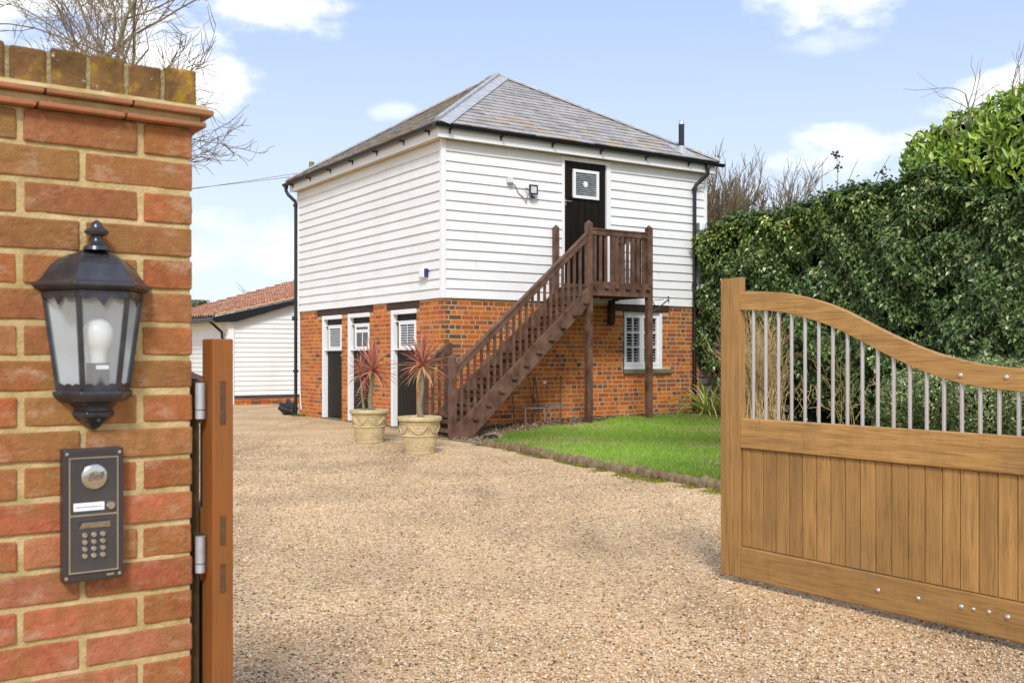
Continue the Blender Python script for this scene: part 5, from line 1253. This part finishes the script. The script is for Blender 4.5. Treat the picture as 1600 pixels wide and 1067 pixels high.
# potted cordylines
def cordyline(lab, loc, heads, stem, seed, pot_rot=0, moss=0):
    t_ = thing('potted_palm_plant', lab, 'potted plant', 'B', loc, None)
    x, y, z = loc; rr = random.Random(seed)
    pot = MB(); pot.lathe([(.185, 0), (.192, .004), (.193, .03), (.186, .036), (.190, .04), (.222, .215), (.230, .218), (.233, .228), (.228, .238), (.224, .242), (.243, .372), (.252, .376), (.252, .392), (.248, .396), (.262, .402), (.276, .412), (.281, .428), (.278, .448), (.264, .460), (.245, .460), (.236, .450), (.228, .40), (.0, .395)], 56, (x, y, 0))
    po = auto_smooth(pot.build('pot', POT, t_), 30)
    rel = MB()
    def sp(th, zz, out=.0):
        r_ = np.interp(zz, [.04, .215, .242, .372], [.190, .222, .224, .243]) + out; return Vector((x + r_ * math.cos(th), y + r_ * math.sin(th), zz))
    ns = 6
    for k in range(ns):
        a = 2 * math.pi * k / ns + pot_rot; b = a + 2 * math.pi / ns
        rel.tube([sp(a + .05 + (b - a - .1) * t, .368 - .110 * math.sin(t * math.pi) ** .7, .004) for t in np.linspace(0, 1, 16)], .012, 6)
        rel.tube([sp(a + .09 + (b - a - .18) * t, .362 - .080 * math.sin(t * math.pi) ** .7, .003) for t in np.linspace(0, 1, 14)], .006, 5)
        rel.tube([sp(a, .368, .002), sp(a + .01, .34, .006), sp(a - .01, .30, .004), sp(a, .265, .002)], [.011, .010, .008, .003], 6)
        for (th, zz, rr_) in ((a + .52, .130, .034), (a, .315, .018) if False else (a + .52 + .0, .335, .013)):
            for q_ in range(5): ang = 2 * math.pi * q_ / 5; c = sp(th + math.cos(ang) * rr_ / .21, zz + math.sin(ang) * rr_, .0); n_ = Vector((math.cos(th), math.sin(th), 0)); rel.tube([c - n_ * .004, c + n_ * .006], [rr_ * .62, rr_ * .35], 8)
            c = sp(th, zz, 0); n_ = Vector((math.cos(th), math.sin(th), 0)); rel.tube([c, c + n_ * .009], [rr_ * .4, rr_ * .25], 8)
    auto_smooth(rel.build('relief', POT, po))
    so = MB(); so.lathe([(.0, .405), (.15, .41), (.229, .402)], 32, (x, y, 0)); so.build('soil', SOIL, t_)
    for (pts, r_) in stem:
        m_ = MB(); q_ = [Vector((x + a, y + b, c)) for a, b, c in pts]; m_.tube(q_, r_, 12); auto_smooth(m_.build('stem', STEM, t_))
    for (hx, hy, hz, n_, L_, w_) in heads:
        m_ = MB()
        for k in range(n_):
            f = (k + .5) / n_; elv = math.pi / 2 - f ** 1.25 * 2.2 + rr.gauss(0, .12); a = k * 2.39996 + rr.gauss(0, .15)
            c = rr.choice([(.50, .15, .11), (.58, .22, .16), (.38, .09, .075), (.66, .34, .24), (.60, .38, .22)])
            if f > .8 and rr.random() < .5: c = (.50, .34, .16)
            strap(m_, (x + hx, y + hy, hz + .05 * (1 - f)), (math.cos(a) * math.cos(elv), math.sin(a) * math.cos(elv), math.sin(elv)), L_ * rr.uniform(.8, 1.1), w_, rr.uniform(.05, .35) * (1 + f), c, 6, .32)
        m_.build('leaves', CORD, t_, fixn=False)
    return t_
cordyline('red-leaved palm plant in pale pot by the doors, left of the two pots', (-1.57, -.70, 0),
          [(.03, -.05, 0.985, 75, .45, .030), (-.08, .12, .93, 40, .30, .02), (-.02, .10, .62, 26, .24, .018)],
          [([(.02, -.01, .40), (.0, -.02, .6), (.02, -.04, .8), (.03, -.05, .99)], [.036, .032, .034, .026]), ([(-.05, .06, .4), (-.07, .10, .7), (-.08, .12, .93)], [.02, .017, .014])], 41)
cordyline('red-leaved palm plant in mossy pot nearest the stairs, right of the two pots', (-1.74, -2.52, 0),
          [(.03, .0, 1.07, 80, .42, .030)],
          [([(.02, .0, .40), (.0, .01, .6), (.03, .0, .82), (.03, .0, 1.08)], [.038, .034, .036, .03])], 44, .5)

# small weeds
def weed(lab, fr, loc, n, L_, pal, seed):
    t_ = thing('weed', lab, 'weed', fr, loc); m_ = MB(); rr = random.Random(seed)
    for k in range(n):
        a = rr.uniform(0, 6.28); e = rr.uniform(.2, 1.3)
        strap(m_, (loc[0] + rr.gauss(0, L_ * .6), loc[1] + rr.gauss(0, L_ * .6), loc[2]), (math.cos(a) * math.cos(e), math.sin(a) * math.cos(e), math.sin(e)), L_ * rr.uniform(.5, 1.2), .022, 1.4, rr.choice(pal), 3)
    m_.build('leaves', CORD, t_, fixn=False)
G1 = [(.16, .26, .04), (.26, .34, .10), (.10, .18, .03), (.36, .38, .2)]
weed('pale green weed at the near end of the lawn edging', 'B', (-.52, -1.98, .0), 50, .09, G1, 1)
weed('low green weed at the foot of the left downpipe', 'B', (-.12, 5.72, .0), 60, .13, [(.10, .17, .04), (.18, .24, .08), (.07, .12, .03)], 2)
weed('scruffy green weed in the soil beneath the stair stringer', 'B', (.45, -1.25, .03), 50, .10, G1, 3)
weed('pale tuft growing in the soil strip under the kitchen window', 'B', (3.9, -.42, .15), 60, .10, [(.30, .36, .14), (.20, .28, .07), (.42, .40, .22)], 4)
weed('small dry tuft in front of the right black door', 'B', (-.25, .9, .0), 40, .06, [(.35, .30, .12), (.25, .28, .10)], 6)

# lawn edging stones, one by one
STN = material('mossy_edging_stone', rough=.95, attr=True, scale=(14, 14, 14), amt=.6, bump=1, bscale=(40, 40, 40), bdist=.012,
               extra=lambda t, co, base, noise, mix, mr: mix(mr(noise((11, 11, 11), 5), .5, .66, 0, .7), base, (.28, .26, .04)))
def stone_mesh(seed):
    import bmesh
    rr = random.Random(seed); bm = bmesh.new(); bmesh.ops.create_icosphere(bm, subdivisions=3, radius=1); ph = [rr.uniform(0, 6) for _ in range(4)]
    for v in bm.verts:
        x, y, z = v.co; k = 1 + .09 * math.sin(3 * x + ph[0]) * math.sin(4 * y + ph[1]) + .06 * math.sin(7 * z + ph[2] + 3 * x)
        sx = math.copysign(abs(x) ** .6, x); sy = math.copysign(abs(y) ** .6, y); sz = math.copysign(abs(z) ** .75, z)
        v.co = Vector((sx * .042 * k, sy * .058 * k, sz * .075 * k + .035))
    me = bpy.data.meshes.new('edging_stone'); bm.to_mesh(me); bm.free(); me.materials.append(STN); me.polygons.foreach_set('use_smooth', [True] * len(me.polygons))
    at = me.color_attributes.new('Col', 'FLOAT_COLOR', 'CORNER'); c = rr.choice([(.26, .19, .11), (.21, .155, .08), (.31, .24, .14), (.23, .14, .08)]); at.data.foreach_set('color', np.tile(np.array([*c, 1], np.float32), len(me.loops)))
    return me
sm_ = [stone_mesh(s) for s in range(6)]; rr = random.Random(77)
pts = [Vector((u, v)) for u, v in lawn_edge]; dist = 0; seg = 0; pos = 0.0; spots = []
for a, b in zip(pts, pts[1:]):
    L_ = (b - a).length
    while pos < L_: spots.append((a + (b - a) * (pos / L_), math.atan2((b - a).y, (b - a).x))); pos += .118
    pos -= L_
for i, (p, an) in enumerate(spots):
    if p.y < -8.3: break
    o = bpy.data.objects.new('edging_stone', sm_[rr.randrange(6)]); COL.objects.link(o); o.location = f2w('B', p.x + rr.gauss(-.03, .005), p.y, rr.uniform(-.008, .008))
    o.rotation_euler = (rr.gauss(0, .13), rr.gauss(0, .13), R(33.1) + an + math.pi / 2 + rr.gauss(0, .25)); o.scale = (rr.uniform(.85, 1.2), rr.uniform(.8, 1.1), rr.uniform(.68, 1.0))
    tag(o, 'rounded mossy edging stone in the row between gravel and lawn', 'edging stone', 'edging stones along the lawn')
def moss():
    n = 9000; k = rng.random(n) ** .7; v = -2.4 - 5.9 * k; u = np.array([edge_u(x) for x in v]) - .085 - np.abs(rng.normal(0, .03 + .06 * (k > .45), n))
    w3 = np.array([f2w('B', a, b, .004) for a, b in zip(u, v)]); P = w3 + 0
    keep = (np.sin(v * 5) + np.sin(v * 13 + 1) > -.4) & (rng.random(n) < .35 + .65 * k); P = P[keep]; n = len(P)
    o = leaf_mesh('moss', P, rng.normal(0, .5, (n, 3)) + np.array([0, 0, 1]), rng.normal(0, 1, (n, 3)), np.full(n, .02), np.full(n, .014), cols_mix(n, [(.36, .36, .02), (.24, .28, .03), (.18, .20, .05)], [.4, .35, .25]), GRASSM); o['kind'] = 'stuff'
    n = 9000; u = -.4 + 5.6 * rng.random(n); bv = np.array([back_v(x) for x in u]); v = bv * rng.random(n) - .02; P = np.array([f2w('B', a, b, (lawn_z(a, c) if a > .2 else .02) + .012) for a, b, c in zip(u, v, bv)])
    o = leaf_mesh('bark_chips', P, rng.normal(0, .6, (n, 3)) + np.array([0, 0, 1]), rng.normal(0, 1, (n, 3)), .02 + .03 * rng.random(n), np.full(n, .02), cols_mix(n, [(.30, .20, .11), (.16, .10, .05), (.52, .40, .24), (.07, .05, .03), (.62, .54, .40)], [.3, .25, .2, .15, .1]), GRASSM); o['kind'] = 'stuff'
    n = 7000; v = -.5 - 7 * rng.random(n); u = 5.15 - np.abs(rng.normal(0, .16, n)); P = np.array([f2w('B', a, b, lawn_z(a, b) + .015) for a, b in zip(u, v)])
    o = leaf_mesh('leaf_litter', P, rng.normal(0, .5, (n, 3)) + np.array([0, 0, 1]), rng.normal(0, 1, (n, 3)), np.full(n, .05), np.full(n, .03), cols_mix(n, [(.16, .09, .04), (.10, .06, .03), (.24, .15, .07), (.06, .08, .03)], [.35, .3, .2, .15]), GRASSM); o['kind'] = 'stuff'
moss()

# ------------------------------------------------------------------ bare trees
def bare_tree(name, lab, x, y, h, seed, trunk_r=.18, lean=(0, 0), multi=1, spread=.5, levels=4, mat=BARK, tmat=TWIG, first=.25, upb=.10, wob=.10, nchild=3, ratio=.68, group=None, z0=0, rmin=.006, cat='tree', step=7):
    t_ = thing(name, lab, cat, 'W', (x, y, z0), group); rr = random.Random(seed); tr, tw = MB(), MB()
    def grow(p, d, L, r, lv, mbx):
        k = step if lv >= levels - 1 else 5; pts = [p]; rs = [r]; kids = []
        for i in range(k):
            d = (d + Vector((rr.gauss(0, wob), rr.gauss(0, wob), rr.gauss(upb, wob) * (1 if lv < levels else .3)))).normalized(); p = p + d * (L / k)
            r2 = max(rmin * .6, r * (1 - .5 * (i + 1) / k)); pts.append(p); rs.append(r2); f = (i + 1) / k
            if f >= (first if lv == levels else .2): kids.append((p, d, r2))
        mbx.tube(pts, rs, 8 if lv >= levels - 1 else (5 if lv > 1 else 3), caps=False)
        if lv == 0: return
        nc = nchild + (lv == levels) * 2
        for i in range(nc):
            q_, dd, r2 = kids[min(len(kids) - 1, int((i + rr.random()) / nc * len(kids)))]
            a = rr.uniform(0, 6.28); s_, u_ = frame_xyz(dd); side = s_ * math.cos(a) + u_ * math.sin(a)
            nd = (dd + side * rr.uniform(spread * .8, spread * 1.9)).normalized(); grow(q_, nd, L * ratio * rr.uniform(.75, 1.15), max(rmin, r2 * .62), lv - 1, tw if lv - 1 < levels - 1 else tr)
    for m_ in range(multi):
        a = rr.uniform(0, 6.28); s_ = 0 if multi == 1 else spread * .9
        grow(Vector((x + (0 if multi == 1 else .3 * math.cos(a)), y + (0 if multi == 1 else .3 * math.sin(a)), z0 - .1)), Vector((lean[0] + s_ * math.cos(a), lean[1] + s_ * math.sin(a), 1)).normalized(), h, trunk_r, levels, tr)
    tr.build('trunk', mat, t_, fixn=False); tw.build('branches', tmat, t_, fixn=False); return t_
bare_tree('bare_tree', 'large bare tree behind the brick gate wall, its crown above the coping', -14.2, 30, 9.5, 6, .24, spread=.55, levels=5, nchild=5, ratio=.62, rmin=.009, upb=.05, wob=.14, first=.3)
bare_tree('bare_tree', 'second bare tree with mossy trunk, right of the large one', -12.3, 27, 8.0, 17, .16, spread=.5, levels=5, nchild=4, ratio=.60, rmin=.010, upb=.04, wob=.15, first=.3)
bare_tree('bare_tree', 'rounded bare tree standing behind the right end of the house above the hedge', 8.0, 36, 4.5, 34, .12, multi=7, spread=.24, levels=4, nchild=6, ratio=.56, rmin=.012, upb=.08, wob=.10, first=.25, tmat=material('ochre_twig', (.20, .15, .09), .9))
bare_tree('bare_tree', 'small hazy bare tree beyond the garage roof, nearest the house', -13.6, 60, 2.6, 31, .12, multi=4, spread=.45, levels=3, nchild=5, ratio=.62, rmin=.02)
bare_tree('bare_tree', 'small bare tree beyond the garage roof, left of the others', -16.4, 62, 2.4, 37, .12, multi=4, spread=.5, levels=3, nchild=5, ratio=.62, rmin=.02)
bare_tree('dead_branches', 'spindly grey dead branches poking out of the laurel at the upper right', *f2w('B', 6.8, -4.95)[:2], 1.25, 58, .020, multi=5, spread=.42, levels=2, nchild=3, ratio=.5, rmin=.004, z0=4.0, upb=.02, wob=.14, cat='dead shrub', mat=TWIG)
# evergreens far behind the garage
def crown_tree(name, lab, x, y, h, r, zc, n, pal, p, L_, seed):
    t_ = thing(name, lab, 'tree', 'W', (x, y, 0)); mb = MB(); mb.tube([(x, y, -.1), (x, y, h * .5), (x + .1, y, h * .9)], [.2, .14, .05], 8); mb.build('trunk', BARK, t_)
    bl = [(x + r * .5 * rng.normal(), y + r * .5 * rng.normal(), zc + (h - zc) * .5 * rng.normal() * .6, r * (.4 + .3 * rng.random())) for _ in range(9)]; bl = np.array(bl); k = rng.integers(0, len(bl), n); d = unit(rng.normal(0, 1, (n, 3)))
    P = bl[k, :3] + d * bl[k, 3:4] * (1 - np.abs(rng.normal(0, .2, (n, 1)))); P[:, 2] = np.minimum(P[:, 2], h)
    leaf_mesh('crown', P - np.array([x, y, 0]), d + rng.normal(0, .5, (n, 3)), d + rng.normal(0, .6, (n, 3)), np.full(n, L_), np.full(n, L_ * .6), cols_mix(n, pal, p), LEAF, t_)
crown_tree('evergreen_tree', 'dark green tree top just above the garage roof by the house wall', -11.1, 50, 4.95, .45, 4.4, 2600, [(.05, .09, .03), (.09, .13, .04), (.13, .13, .06)], [.4, .4, .2], .13, 1)
crown_tree('evergreen_tree', 'dull green bushy tree low beside the garage roof and brick gate wall', -16.2, 52, 4.0, .9, 3.3, 3600, [(.10, .13, .05), (.15, .16, .07), (.20, .17, .09)], [.4, .4, .2], .14, 2)
# a telegraph pole beyond the house, with its wires
tp = thing('telegraph_pole', 'greenish wooden pole top showing over the left roof edge, wires running left', 'pole', 'W', (-8.94, 45, 0))
mb = MB(); mb.tube([(-8.94, 45, -.1), (-8.94, 45, 9.85)], [.16, .115], 10); mb.build('pole', material('green_weathered_pole', (.20, .19, .09), .9), tp)
mb = MB()
for z, dz in ((9.45, -.35), (9.3, -.1)):
    mb.tube([Vector((-8.94 - 60 * t, 45 + 4 * t, z + dz * t * 8 - 6 * t * (1 - t))) for t in np.linspace(0, 1, 20)], .010, 4)
mb.build('wire', IRON, tp)
